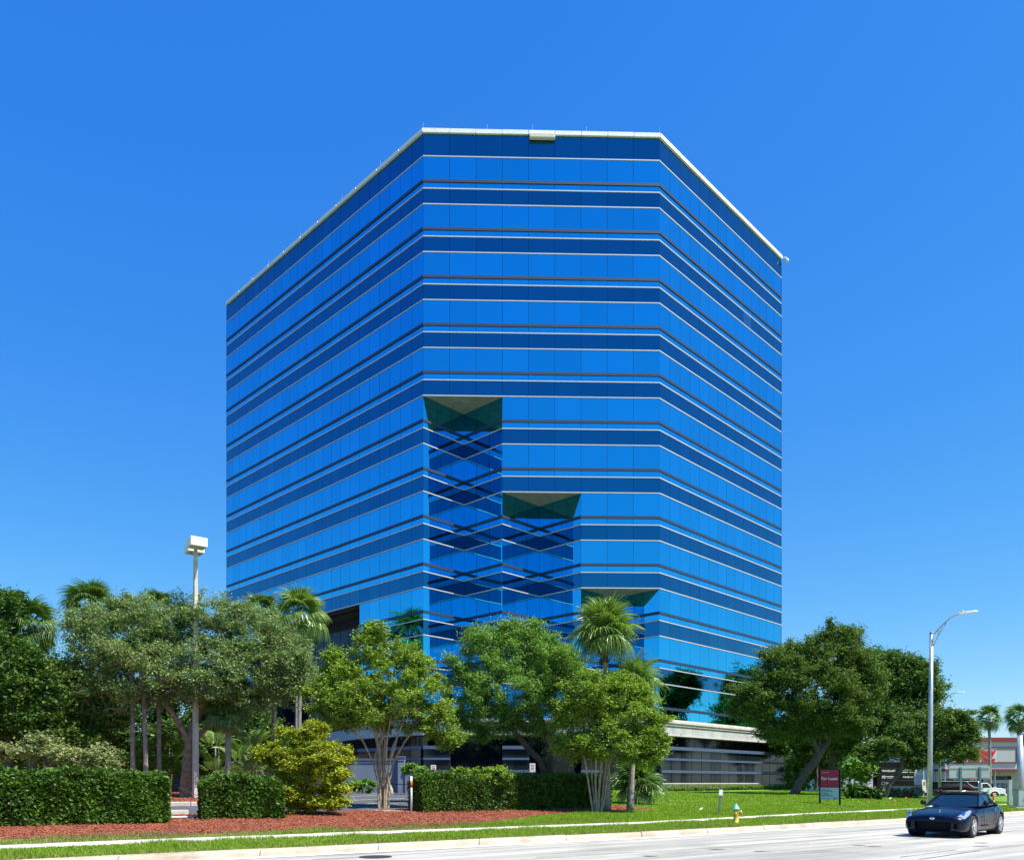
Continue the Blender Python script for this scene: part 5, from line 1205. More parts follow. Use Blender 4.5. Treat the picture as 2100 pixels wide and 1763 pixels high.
# ------------------------------------------------------------------ pharmacy
Yf = 123.0
def fx(u): return U(u, Yf)
def fz(v): return Z(v, Yf)
b = Vector((fx(1990), Yf + 12, fz(1633))); ph = empty('pharmacy', b, 'white pharmacy building with maroon roof bands and a red-lettered wall sign', 'shop')
def pbox(name, u0, u1, v0, v1, y0, y1, material, parent=None, bevel=0):
    o = MB().box(((fx(u0) + fx(u1)) / 2 - b.x, Yf + (y0 + y1) / 2 - b.y, (fz(v0) + fz(v1)) / 2 - b.z), (fx(u1) - fx(u0), y1 - y0, fz(v0) - fz(v1)), None).build(name, M[material] if isinstance(material, str) else material, ph if parent is None else parent, bevel=bevel); return o
pbox('front_wall', 1938, 2230, 1520.5, 1576, 0, 24, 'stucco'); pbox('roof_band', 1936, 2232, 1511.7, 1520.5, -.35, 24.2, 'maroon')
pbox('lower_wall', 1938, 2230, 1580.5, 1637, 1.6, 24, 'cream'); pbox('canopy_band', 1936, 2232, 1576, 1580.5, -.4, 24.1, 'maroon')
pbox('wing_wall', 1738, 1938, 1548, 1637, 3, 22, 'stucco'); pbox('wing_roof_band', 1737, 1938, 1541.5, 1548, 2.7, 22.2, 'maroon')
pbox('wing_joint', 1738, 1938, 1569.5, 1570.3, 2.97, 3.2, 'darkprint')
pbox('sign_panel', 2014, 2083, 1533, 1562, -.12, .1, 'stucco2'); pbox('sign_panel', 1952, 2043, 1533, 1562, -.14, .1, 'stucco')
for (u0, u1, v0, v1) in ((1948, 2086, 1531, 1533.2), (1948, 2086, 1561.6, 1563.8), (2083, 2086, 1533.2, 1561.6), (1948, 1951, 1533.2, 1561.6)): pbox('sign_frame', u0, u1, v0, v1, -.22, .08, 'maroon')
text('CVS/pharmacy', 1.75, M['redprint'], ph, (fx(2038.5) - b.x, -12.2, fz(1542) - b.z), rx, align='RIGHT', bold=.07, shear=.15, ext=.05, sx=.92)
text('1 Hour Photo', .80, M['redprint'], ph, (fx(2038.8) - b.x, -12.2, fz(1556.7) - b.z), rx, align='RIGHT', bold=.03, shear=.2, ext=.04)
for (u0, u1) in ((2045.7, 2053), (2055, 2075), (2077, 2086)): pbox('transom_window', u0, u1, 1590.3, 1598.3, 1.5, 1.8, 'dglass')
for (u0, u1) in ((2047, 2054), (2056.5, 2063), (2066, 2071), (2075, 2081)):
    dd = pbox('door', u0 - 1, u1 + 1, 1603, 1632.5, 1.45, 1.75, 'lampbox')
    for (v0, v1) in ((1605, 1615), (1618, 1627)):
        pbox('door_pane', u0, u1, v0, v1, 1.38, 1.6, 'dglass', None)
        pbox('poster', u0 + 1.6, u1 - 1.6, v0 + 2.5, v1 - 2.5, 1.34, 1.5, 'pale', None)
for (u0, u1) in ((1944, 1968), (1972, 2000), (2010, 2028)): pbox('shop_window', u0, u1, 1596, 1626, 1.5, 1.8, 'dglass')
for u in (1940, 1970, 2003, 2031, 2042, 2092): pbox('pillar', u, u + 1.6, 1580.5, 1637, .2, .6, 'lampbox')
for (u0, u1) in ((1745, 1770), (1785, 1797), (1880, 1892), (1900, 1914)): pbox('wing_window', u0, u1, 1588, 1622, 2.9, 3.1, 'stucco2')
pbox('wall_light', 2061, 2064.5, 1585, 1586.5, 1.3, 1.7, 'steel')
# access lane, its white edge lines and dry verge beyond the lamp
def sheet(name, pts, z, material):
    tag(MB().add([(x, y, z) for x, y in pts], [tuple(range(len(pts)))]).build(name, material), kind='structure')
zl = float(zt(60, 110))
print('low ground', zl)
sheet('shop_forecourt', [(38, 82), (150, 82), (150, 135), (30, 135)], zl + .03, M['asphalt'])
for (y0, y1) in ((88, 88.35), (95, 95.5)): sheet('lane_line', [(46, y0), (140, y0 + 2), (140, y1 + 2), (46, y1)], zl + .036, M['paint'])

# neighbouring house at far left
b = Vector((U(-6, 70), 74, 1.2)); t = empty('neighbour_house', b, 'tan house with a grey roof glimpsed through leaves at the left edge', 'house')
MB().box((0, 0, 4.3), (3.6, 8, 8.6)).build('wall', M['tanwall'], t); MB().box((0.6, 0, 9.4), (7.2, 9, 1.4), taper=.6).build('roof', M['stucco2'], t)
MB().box((1.3, -4.05, 6.2), (0.5, .1, 1.2)).build('window', M['dglass'], t); MB().box((-.6, -4.05, 6.2), (1.2, .1, 1.2)).build('window', M['dglass'], t)

# ------------------------------------------------------------------ cars
def loft(st, mirror=True):
    """stations: (x, [(y, z), ...]) from bottom centre round to top centre"""
    vs = []; n = len(st[0][1])
    for x, pr in st:
        for y, z in pr: vs.append((x, y, z))
        for y, z in reversed(pr[1:-1]): vs.append((x, -y, z))
    m = 2 * n - 2; fs = []
    for i in range(len(st) - 1):
        for k in range(m): k2 = (k + 1) % m; fs.append((i * m + k, (i + 1) * m + k, (i + 1) * m + k2, i * m + k2))
    fs.append(tuple(range(m))); fs.append(tuple((len(st) - 1) * m + k for k in range(m - 1, -1, -1)))
    return vs, fs
def cut(o, cutters):
    for c_ in cutters:
        m_ = o.modifiers.new('cut', 'BOOLEAN'); m_.operation = 'DIFFERENCE'; m_.object = c_; m_.solver = 'EXACT'
    dg = bpy.context.evaluated_depsgraph_get(); me = bpy.data.meshes.new_from_object(o.evaluated_get(dg)); o.modifiers.clear(); old = o.data; o.data = me
    for c_ in cutters: bpy.data.objects.remove(c_)
    return o
def wheel(t, x, y, r, side, spokes=5, wd=0.23, name='wheel'):
    w_ = bpy.data.objects.new(name, None); link(w_, t); w_.location = (x, y, r); w_.rotation_euler = (R(90) * (-side), 0, 0)
    MB().lathe([(r * .68, -wd / 2), (r * .93, -wd / 2), (r, -wd * .36), (r, wd * .36), (r * .93, wd / 2), (r * .70, wd / 2), (r * .68, wd * .3)], 28).build('tyre', M['tyre'], w_, smooth=True)
    mb = MB(); mb.lathe([(r * .70, wd * .30), (r * .70, wd * .50), (r * .66, wd * .50), (r * .63, wd * .2), (r * .1, wd * .1)], 28); 
    rim = mb.build('rim', M['alloy'] if spokes else M['steel'], w_, smooth=True)
    rim.data.materials.clear(); rim.data.materials.append(M['alloy'])
    dm = MB().lathe([(r * .62, wd * .06), (r * .62, wd * .16), (0.01, wd * .16)], 20).build('brake', M['plastic'], w_)
    for k in range(spokes):
        a = 2 * math.pi * k / spokes; ca, sa = math.cos(a), math.sin(a); pv = []
        for rad, hw, z in ((r * .08, .035, wd * .44), (r * .35, .036, wd * .46), (r * .66, .055, wd * .5)):
            for s_ in (-1, 1):
                for dz in (0, -.05): pv.append((rad * ca - s_ * hw * sa, rad * sa + s_ * hw * ca, z + dz))
        f_ = []
        for i in range(2):
            o_ = i * 4; f_ += [(o_, o_ + 4, o_ + 6, o_ + 2), (o_ + 1, o_ + 3, o_ + 7, o_ + 5), (o_, o_ + 1, o_ + 5, o_ + 4), (o_ + 2, o_ + 6, o_ + 7, o_ + 3)]
        f_ += [(0, 2, 3, 1), (8, 9, 11, 10)]
        MB().add(pv, f_).build('spoke', M['alloy'], w_, bevel=.006)
    MB().lathe([(.05, wd * .4), (.05, wd * .52), (.02, wd * .53)], 12).build('hub_cap', M['alloy'], w_, smooth=True)
    return w_
def sports_car(loc, rz):
    t = empty('sports_car', loc, 'dark blue two-seat convertible with closed black soft top driving towards the camera', 'car', rz=rz)
    S_ = [(2.16, [(0, .25), (.40, .25), (.56, .27), (.60, .34), (.60, .44), (.54, .54), (.30, .60), (0, .615)]),
          (2.08, [(0, .18), (.58, .18), (.74, .21), (.78, .32), (.78, .46), (.70, .60), (.40, .66), (0, .67)]),
          (1.85, [(0, .15), (.72, .15), (.84, .19), (.875, .34), (.88, .50), (.79, .68), (.46, .715), (0, .735)]),
          (1.45, [(0, .15), (.80, .15), (.86, .20), (.90, .40), (.91, .58), (.82, .775), (.48, .775), (0, .80)]),
          (1.05, [(0, .15), (.80, .15), (.86, .20), (.89, .42), (.90, .62), (.82, .80), (.50, .83), (0, .86)]),
          (0.60, [(0, .15), (.80, .15), (.85, .20), (.87, .42), (.885, .62), (.82, .83), (.52, .885), (0, .915)]),
          (0.10, [(0, .15), (.80, .15), (.85, .20), (.865, .42), (.88, .62), (.82, .86), (.55, .90), (0, .91)]),
          (-.60, [(0, .15), (.80, .15), (.85, .20), (.87, .42), (.89, .64), (.83, .88), (.56, .91), (0, .91)]),
          (-1.10, [(0, .15), (.80, .15), (.86, .22), (.90, .44), (.915, .66), (.84, .89), (.56, .93), (0, .94)]),
          (-1.55, [(0, .17), (.78, .17), (.86, .24), (.905, .44), (.91, .66), (.82, .88), (.54, .94), (0, .95)]),
          (-1.90, [(0, .22), (.72, .22), (.82, .28), (.86, .46), (.86, .66), (.76, .85), (.50, .92), (0, .93)]),
          (-2.13, [(0, .30), (.62, .30), (.72, .36), (.76, .50), (.75, .66), (.66, .80), (.42, .86), (0, .87)])]
    vs, fs = loft(S_); bd = MB().add(vs, fs).build('body', M['carpaint'], t, smooth=True, subsurf=2)
    ct = []
    for x in (1.32, -1.33):
        for s_ in (-1, 1):
            c_ = MB().lathe([(.372, -.25), (.372, .25)], 32, (x, s_ * .86, .335), rotx).build('cutter', M['black'], t); ct.append(c_)
    ct.append(MB().box((2.1, 0, .36), (.34, 1.0, .26)).build('cutter', M['black'], t, bevel=.05))
    for s_ in (-1, 1): ct.append(MB().box((2.08, s_ * .64, .36), (.24, .15, .16)).build('cutter', M['black'], t))
    cut(bd, ct); bd.data.materials.clear(); bd.data.materials.append(M['carpaint'])
    try:
        bd.data.polygons.foreach_set('use_smooth', [True] * len(bd.data.polygons)); bd.data.set_sharp_from_angle(angle=R(45))
    except Exception: pass
    MB().box((.0, 0, .33), (3.7, 1.35, .3)).build('chassis', M['plastic'], t)
    MB().box((1.95, 0, .36), (.06, 1.1, .28)).build('grille', M['plastic'], t)
    for z in (.31, .36, .41): MB().box((2.04, 0, z), (.02, .88, .008)).build('grille_bar', M['black'], t)
    # cabin
    Wb, Wt = .70, .53
    A0, A1 = .62, -.18   # windscreen base, top
    def pane(name, q, m_, off=.0): return MB().add(q, [tuple(range(len(q)))]).build(name, m_, t)
    n_ = 8; vs = []; fs = []
    for i in range(n_ + 1):
        s_ = i / n_ * 2 - 1; bow = .16 * s_ * s_
        vs += [(A0 - bow, s_ * .74, .895 + .0), (A1 - bow * .6, s_ * .56, 1.265 - .03 * s_ * s_)]
    fs = [(2 * i, 2 * i + 1, 2 * i + 3, 2 * i + 2) for i in range(n_)]
    MB().add(vs, fs).build('windscreen', M['carglass'], t, smooth=True)
    # soft top: rows of points across, from the header to the rear deck
    rows_ = [(A1 + .03, 1.28, .56, .16 * .6), (-.45, 1.315, .58, 0), (-.80, 1.305, .60, 0), (-1.12, 1.22, .62, 0), (-1.38, 1.06, .64, 0), (-1.56, .935, .64, 0)]
    vs = []; fs = []; m_ = 11
    for x, z, hw, bow in rows_:
        for j in range(m_):
            s_ = j / (m_ - 1) * 2 - 1; vs.append((x - bow * s_ * s_, s_ * hw, z - .05 * abs(s_) ** 3))
    for i in range(len(rows_) - 1):
        for j in range(m_ - 1): k = i * m_ + j; fs.append((k, k + m_, k + m_ + 1, k + 1))
    # valances down to the body behind the side windows
    for sgn, j in ((-1, 0), (1, m_ - 1)):
        base_ = len(vs); xs_ = [(-.80, .99), (-1.12, .93), (-1.38, .92), (-1.56, .915)]
        for x, z in xs_: vs.append((x, sgn * .76, z))
        for i in range(3): a = (i + 2) * m_ + j; fs.append((a, a + m_, base_ + i + 1, base_ + i) if sgn > 0 else (a + m_, a, base_ + i, base_ + i + 1))
    st_ = MB().add(vs, fs).build('soft_top', M['cabric'], t, smooth=True); md = st_.modifiers.new('th', 'SOLIDIFY'); md.thickness = .02
    for sgn in (-1, 1):
        q = [(A0 - .2, sgn * .765, .905), (A1 - .06, sgn * .585, 1.245), (-.45, sgn * .60, 1.26), (-.80, sgn * .62, 1.235), (-1.02, sgn * .70, 1.06), (-1.05, sgn * .77, .93), (-.3, sgn * .785, .905)]
        pane('side_window', q, M['carglass'])
        MB().tube([(A0 - .14, sgn * .75, .90), (A1 - .06, sgn * .57, 1.26)], .026, 6).build('pillar', M['carpaint'], t)
        mr = MB().lathe([(.0, -.02), (.06, 0), (.085, .05), (.08, .12), (.03, .16)], 12, (.30, sgn * .90, 1.0), Matrix.Rotation(R(-90 * 1), 3, 'Y') @ Matrix.Identity(3)).build('mirror', M['black'], t, smooth=True)
        mr.scale = (1, 1.0, 1); MB().tube([(.33, sgn * .80, .92), (.31, sgn * .88, .97)], .02, 6).build('mirror_stem', M['black'], t)
        # headlight: tall swept lens
        q = [(2.02, sgn * .60, .605), (1.80, sgn * .70, .715), (1.48, sgn * .79, .80), (1.42, sgn * .835, .775), (1.70, sgn * .855, .66), (1.93, sgn * .80, .555)]
        q = [(x + .012, y * 1.012, z + .012) for x, y, z in q]; c_ = tuple(np.mean(q, axis=0) + np.array([.02, .01 * sgn, .035]))
        MB().add(q + [c_], [(i, (i + 1) % 6, 6) for i in range(6)]).build('headlight', M['lens'], t)
        MB().lathe([(.0, .0), (.05, .01), (.055, .03)], 12, (1.83, sgn * .745, .70), Matrix.Rotation(R(50), 3, 'Y')).build('bulb_housing', M['chrome'], t)
        MB().box((2.005, sgn * .745, .36), (.03, .035, .17)).build('side_marker', M['amber'], t)
        MB().box((-2.12, sgn * .62, .70), (.06, .20, .14)).build('tail_light', M['redprint'], t, bevel=.02)
        # door cut line, handle, side crease
        MB().tube([(.42, sgn * .897, .30), (.45, sgn * .905, .60), (.40, sgn * .86, .83)], .006, 4).build('door_line', M['black'], t)
        MB().tube([(-.72, sgn * .90, .30), (-.80, sgn * .915, .60), (-.76, sgn * .875, .86)], .006, 4).build('door_line', M['black'], t)
        MB().tube([(-.72, sgn * .89, .72), (-.80, sgn * .885, .84)], .018, 6).build('door_handle', M['chrome'], t)
        MB().tube([(-.95, sgn * .79, .20), (.95, sgn * .79, .20)], .05, 8).build('side_sill', M['plastic'], t)
        MB().box((.25, sgn * .885, .33), (.7, .02, .03)).build('side_scoop', M['black'], t)
        for x in (1.32, -1.33):
            wheel(t, x, sgn * .775, .325, sgn)
            MB().lathe([(.36, -.02), (.36, .28), (.34, .28), (.34, -.02)], 24, (x, sgn * .56, .335), Matrix.Rotation(R(-90 * sgn), 3, 'X')).build('wheel_well', M['plastic'], t)
    em = MB(); g_ = [2 * math.pi * k / 20 for k in range(20)]
    vs = [(2.158 + (.0 if r > .04 else .004), r * math.cos(a), .575 + r * .75 * math.sin(a)) for r in (.055, .04) for a in g_]
    em.add(vs, [(k, (k + 1) % 20, 20 + (k + 1) % 20, 20 + k) for k in range(20)]); em.box((2.16, 0, .575), (.008, .15, .016)); em.build('emblem', M['chrome'], t)
    MB().add([(-1.2, -.36, 1.185), (-1.2, .36, 1.185), (-1.42, .40, 1.035), (-1.42, -.40, 1.035)], [(0, 1, 2, 3)]).build('rear_window', M['carglass'], t)
    for s_ in (-.25, .3): MB().tube([(.60 - .05, s_, .905), (.48, s_ - .38, .955)], .008, 5).build('wiper', M['black'], t)
    # interior seen through the glass is dark; parcel on the dashboard
    MB().box((.30, .28, .925), (.14, .28, .05)).build('dashboard_paper', M['whiteprint'], t, bevel=.02)
    return t
fw = Vector((13.5, 23.9)); rw = Vector((15.38, 25.75)); dxy = (fw - rw).normalized(); ang = math.atan2(dxy.y, dxy.x)
# near-side (left of the car = +y local) front wheel stands at fw
side = Vector((-math.sin(ang), math.cos(ang))); fc = fw - side * (-0.0)
ctr = fw - dxy * 1.32 - side * .775
sports_car((ctr.x, ctr.y, 0.0), ang)

def plain_car(label, loc, rz, paint, H=1.45, L_=4.6, W_=1.8):
    t = empty('parked_car', loc, label, 'car', rz=rz); k = L_ / 4.6; h = H / 1.45; w_ = W_ / 1.8
    st = [(2.28, .62, .35, .55, .66), (1.9, .82, .22, .60, .74), (1.0, .88, .18, .62, .86), (0, .89, .18, .62, .92), (-1.1, .89, .18, .64, .95), (-2.0, .84, .24, .64, .93), (-2.28, .70, .38, .62, .84)]
    S_ = [(x * k, [(0, zb * h), (wd * .9 * w_, zb * h), (wd * w_, (zb + .15) * h), (wd * w_ * 1.01, zm * h), (wd * .9 * w_, zt__ * h * .99), (0, zt__ * h)]) for x, wd, zb, zm, zt__ in st]
    vs, fs = loft(S_); MB().add(vs, fs).build('body', paint, t, smooth=True, subsurf=1)
    cb_ = [(1.05, .72, .9, .9), (.35, .66, .9, 1.38), (-.2, .62, .9, 1.45), (-1.0, .62, .9, 1.42), (-1.75, .68, .92, .98)]
    S_ = [(x * k, [(0, zb * h - .05), (.78 * w_, zb * h - .05), ((wd + .10) * w_, (zb * .45 + zt__ * .55) * h), (wd * w_, zt__ * h * .97), (0, zt__ * h)]) for x, wd, zb, zt__ in cb_]
    vs, fs = loft(S_); MB().add(vs, fs).build('greenhouse', M['plastic'], t, smooth=True)
    MB().box((-.35 * k, 0, 1.43 * h), (1.2 * k, 1.12 * w_, .05)).build('roof', paint, t, bevel=.02)
    for s_ in (-1, 1):
        for x in (1.42 * k, -1.4 * k): wheel(t, x, s_ * (W_ / 2 - .1), .33, s_, spokes=0)
        MB().box((2.22 * k, s_ * .62 * w_, .62 * h), (.12, .3, .12)).build('headlight', M['lens'], t); MB().box((-2.24 * k, s_ * .62 * w_, .72 * h), (.1, .3, .14)).build('tail_light', M['redprint'], t)
    return t
Yk = 76.0; xk = U(1968, Yk); zk = float(zt(xk, Yk)); print('sedan ground', zk)
sed = plain_car('dark sedan half hidden behind the convertible, a person lying against its windscreen', (xk, Yk, zk), R(-4), mat('dark_sedan_paint', (.008, .008, .012), .5, 0.0, .2, coat=.15))
plain_car('dark car parked by the pharmacy wall, right of the tenant sign', (U(1893, 105), 105, zl + .03), R(5), mat('dark_green_paint', (.01, .015, .02), .3, coat=.5), H=1.6)

# person reclining on the sedan
def person_reclining(loc, rz):
    t = empty('person', loc, 'person in cap, plaid shirt and jeans reclining against the dark sedan windscreen', 'person', rz=rz)
    J = {'pel': (0, 0, .12, .13), 'wst': (-.16, 0, .22, .12), 'cst': (-.36, 0, .38, .145), 'nck': (-.50, 0, .50, .055), 'hd0': (-.55, 0, .57, .075), 'hd1': (-.60, 0, .68, .09),
         'shl': (-.42, .17, .42, .06), 'ell': (-.26, .27, .24, .045), 'wrl': (-.04, .18, .26, .032), 'hal': (.05, .12, .27, .03), 'shr': (-.42, -.17, .42, .06), 'elr': (-.26, -.27, .24, .045), 'wrr': (-.04, -.18, .26, .032), 'har': (.05, -.12, .27, .03),
         'hil': (.04, .09, .11, .085), 'knl': (.42, .10, .20, .062), 'anl': (.80, .10, .03, .042), 'tol': (.86, .11, .12, .04), 'hir': (.04, -.09, .11, .085), 'knr': (.40, -.10, .26, .062), 'anr': (.74, -.10, .03, .042), 'tor': (.80, -.11, .12, .04)}
    E = [('pel', 'wst'), ('wst', 'cst'), ('cst', 'nck'), ('nck', 'hd0'), ('hd0', 'hd1'), ('cst', 'shl'), ('shl', 'ell'), ('ell', 'wrl'), ('wrl', 'hal'), ('cst', 'shr'), ('shr', 'elr'), ('elr', 'wrr'), ('wrr', 'har'), ('pel', 'hil'), ('hil', 'knl'), ('knl', 'anl'), ('anl', 'tol'), ('pel', 'hir'), ('hir', 'knr'), ('knr', 'anr'), ('anr', 'tor')]
    ks = list(J); me = bpy.data.meshes.new('body'); me.from_pydata([J[k][:3] for k in ks], [(ks.index(a), ks.index(b_)) for a, b_ in E], [])
    o = bpy.data.objects.new('body', me); link(o, t); sk = o.modifiers.new('skin', 'SKIN'); sv = me.skin_vertices[0].data
    for i, k in enumerate(ks): sv[i].radius = (J[k][3], J[k][3]); sv[i].use_root = (k == 'pel')
    o.modifiers.new('sub', 'SUBSURF').levels = 1
    dg = bpy.context.evaluated_depsgraph_get(); m2 = bpy.data.meshes.new_from_object(o.evaluated_get(dg)); o.modifiers.clear(); o.data = m2
    m2.materials.clear()
    for m_ in (M['skin'], M['shirt'], M['denim'], M['plastic']): m2.materials.append(m_)
    for p in m2.polygons:
        c_ = p.center; p.use_smooth = True
        p.material_index = 3 if c_.x > .72 else (2 if c_.x > -.06 and abs(c_.y) < .2 and not (c_.z > .245 and c_.x < .12) else (1 if c_.z < .5 and c_.x < -.04 else 0))
    MB().lathe([(.10, 0), (.105, .04), (.08, .09), (.02, .11)], 12, (-.62, 0, .70), Matrix.Rotation(R(-25), 3, 'Y')).build('cap', M['stucco2'], t, smooth=True)
    MB().box((-.52, 0, .725), (.10, .14, .012), Matrix.Rotation(R(-5), 3, 'Y')).build('cap_brim', M['stucco2'], t)
    return t
person_reclining((xk + 1.15, Yk - .35, zk + .86), R(-4))

# white truck with a black box body
Yt = 92.0; bt = Vector((U(2000, Yt), Yt, zl + .03)); tk = empty('truck', bt, 'white cab truck with a long black box body in front of the pharmacy', 'truck')
kx = Yt / FPX
def tx(u): return (u - 2000) * kx
wz = Z(1604.6, Yt) - bt.z; print('cab height', wz)
sc2 = wz / 2.35
def bx(name, x0, x1, z0, z1, y0, y1, m_, bevel=.03, parent=None): return MB().box(((x0 + x1) / 2, (y0 + y1) / 2, (z0 + z1) / 2), (x1 - x0, y1 - y0, z1 - z0)).build(name, m_, parent or tk, bevel=bevel)
bx('box_body', tx(1912), tx(1994), .95 * sc2, 2.55 * sc2, -1.1, 1.1, M['plastic'])
bx('top_rail', tx(1911), tx(1995), 2.55 * sc2, 2.62 * sc2, -1.14, 1.14, M['steel'], .01); bx('chassis', tx(1912), tx(2050), .6 * sc2, .95 * sc2, -.5, .5, M['plastic'])
hx = tx(2052); cab = MB(); y_ = 1.0
pr = [(tx(2000), .7), (tx(2000), 2.28), (tx(2003), 2.35), (tx(2016), 2.35), (tx(2026), 1.72), (tx(2044), 1.60), (hx, 1.42), (hx, .75)]
vs = [(x, -y_, z * sc2) for x, z in pr] + [(x, y_, z * sc2) for x, z in pr]; n = len(pr)
cab.add(vs, [tuple(range(n - 1, -1, -1)), tuple(range(n, 2 * n))] + [(i, (i + 1) % n, n + (i + 1) % n, n + i) for i in range(n)])
co_ = cab.build('cab', M['truckwhite'], tk, bevel=.05)
cut(co_, [MB().lathe([(.66 * sc2, -2), (.66 * sc2, 2)], 28, (tx(2029), 0, .52 * sc2), rotx).build('cutter', M['black'], tk)]); co_.data.materials.clear(); co_.data.materials.append(M['truckwhite'])
for s_ in (-1, 1):
    MB().add([(tx(2004), s_ * 1.012, 1.66 * sc2), (tx(2004.5), s_ * 1.012, 2.25 * sc2), (tx(2014.5), s_ * 1.012, 2.25 * sc2), (tx(2020), s_ * 1.012, 1.70 * sc2)], [(0, 1, 2, 3)]).build('side_window', M['carglass'], tk)
    MB().tube([(tx(2029) + .70 * sc2 * math.cos(a), s_ * 1.0, .52 * sc2 + .70 * sc2 * math.sin(a)) for a in np.linspace(0, math.pi, 12)], .06, 6).build('fender', M['truckwhite'], tk, smooth=True)
    for u in (2029, 1930, 1944): wheel(tk, tx(u), s_ * .92, .50 * sc2, s_, spokes=8, wd=.28)
    MB().box((hx + .02, s_ * .75, 1.15 * sc2), (.06, .3, .2)).build('headlight', M['lens'], tk)
    MB().box((tx(2022), s_ * 1.25, 1.95 * sc2), (.08, .2, .4)).build('mirror', M['black'], tk); MB().tube([(tx(2019), s_ * 1.0, 1.85 * sc2), (tx(2022), s_ * 1.2, 1.9 * sc2)], .02, 5).build('mirror_stem', M['black'], tk)
MB().add([(tx(2016.6), -.9, 2.30 * sc2), (tx(2016.6), .9, 2.30 * sc2), (tx(2025.6), .9, 1.76 * sc2), (tx(2025.6), -.9, 1.76 * sc2)], [(0, 1, 2, 3)]).build('windscreen', M['carglass'], tk).location = (.03, 0, .03)
bx('grille', hx, hx + .04, .85 * sc2, 1.38 * sc2, -.6, .6, M['steel'], .01)
for k in range(4): bx('grille_slot', hx + .02, hx + .06, (.9 + .12 * k) * sc2, (.95 + .12 * k) * sc2, -.55, .55, M['black'], 0)
bx('bumper', hx - .15, hx + .12, .5 * sc2, .78 * sc2, -1.05, 1.05, M['truckwhite'], .04); bx('number_plate', hx + .12, hx + .13, .56 * sc2, .72 * sc2, -.3, .3, M['lampbox'], 0)
MB().tube([(tx(1996.5), -.95, .8 * sc2), (tx(1996.5), -.95, 2.6 * sc2)], .07, 8).build('exhaust_stack', M['chrome'], tk, smooth=True)
bx('steps', tx(1997), tx(1999.5), .7 * sc2, 1.4 * sc2, -1.08, -.8, M['alloy'], .01)

# ------------------------------------------------------------------ planting round the right wing
def strap_clumps(name, label, cat, pts, n_per, ln, m_, seed=0, kind=None, group=None, wd=.03, arch=.6):
    g = np.random.default_rng(seed); pts = np.asarray(pts, float); n = len(pts) * n_per; c = np.repeat(pts, n_per, 0)
    a = g.uniform(0, 2 * np.pi, n); L_ = ln * g.uniform(.6, 1.2, n); d = np.stack([np.cos(a), np.sin(a), np.zeros(n)], -1); sd_ = np.stack([-np.sin(a), np.cos(a), np.zeros(n)], -1)
    lean = g.uniform(.15, 1.0, n) * arch; V = []
    P0 = c + d * .02; P1 = c + d * (L_ * lean * .45)[:, None] + np.array([0, 0, 1.]) * (L_ * (1 - .35 * lean) * .62)[:, None]; P2 = c + d * (L_ * lean)[:, None] + np.array([0, 0, 1.]) * (L_ * (1 - lean) * .85)[:, None]
    V = np.stack([P0 - sd_ * wd * .5, P0 + sd_ * wd * .5, P1 + sd_ * wd, P1 - sd_ * wd, P2 + sd_ * wd * .1, P2 - sd_ * wd * .1], 1).reshape(-1, 3)
    k = np.arange(n)[:, None] * 6; Q = np.concatenate([k + np.array([0, 1, 2, 3]), k + np.array([3, 2, 4, 5])])
    o = pts.mean(0); ob = np_mesh(name, V - o, Q, m_); ob.location = o; tag(ob, label, cat, group, kind); return ob
g = np.random.default_rng(5); pts = []
nn = nrm(Cc, D)
for i in range(420):
    s = g.uniform(-.1, 1.12); p = Cc.lerp(D, s) + nn * g.uniform(.5, 1.7); pts.append((p.x, p.y, float(zt(p.x, p.y))))
strap_clumps('ground_cover', 'low strappy ground cover along the foot of the right wing', 'ground cover', pts, 26, .62, M['leaf_feather'], 1, kind='stuff')
pts = []
for i in range(60):
    s = g.uniform(-.12, .35); p = Cc.lerp(D, s) + nn * g.uniform(1.4, 2.1); pts.append((p.x, p.y, float(zt(p.x, p.y))))
strap_clumps('variegated_ground_cover', 'pale yellow variegated strap leaves at the corner of the right wing', 'ground cover', pts, 22, .5, M['leaf_var'], 2, kind='stuff')
for k, (u, lb) in enumerate(((1752, 'dark broad-leaved clump left of the tenant sign, nearest the lease sign'), (1772, 'dark broad-leaved clump touching the tenant sign pier'), (1790, 'dark broad-leaved clump lowest, right before the tenant sign pier'))):
    b_ = Vector((U(u, 54), 54, float(zt(U(u, 54), 54))))
    strap_clumps('broadleaf_clump', lb, 'plant', [tuple(b_ + Vector((g.uniform(-.5, .5), g.uniform(-.3, .3), 0))) for _ in range(9)], 12, 1.5 - .2 * k, M['leaf_dark'], 7 + k, group='broad-leaved clumps by the tenant sign', wd=.11, arch=.7)
bush('silvery green clipped shrub row before the tenant sign', [(1845, 1626, 22, 7, 0), (1880, 1625, 18, 8, 0), (1817, 1628, 14, 6, 0)], 59, 'silver', 14000, 0.11, 84, name='silver_shrub', cat='shrub')
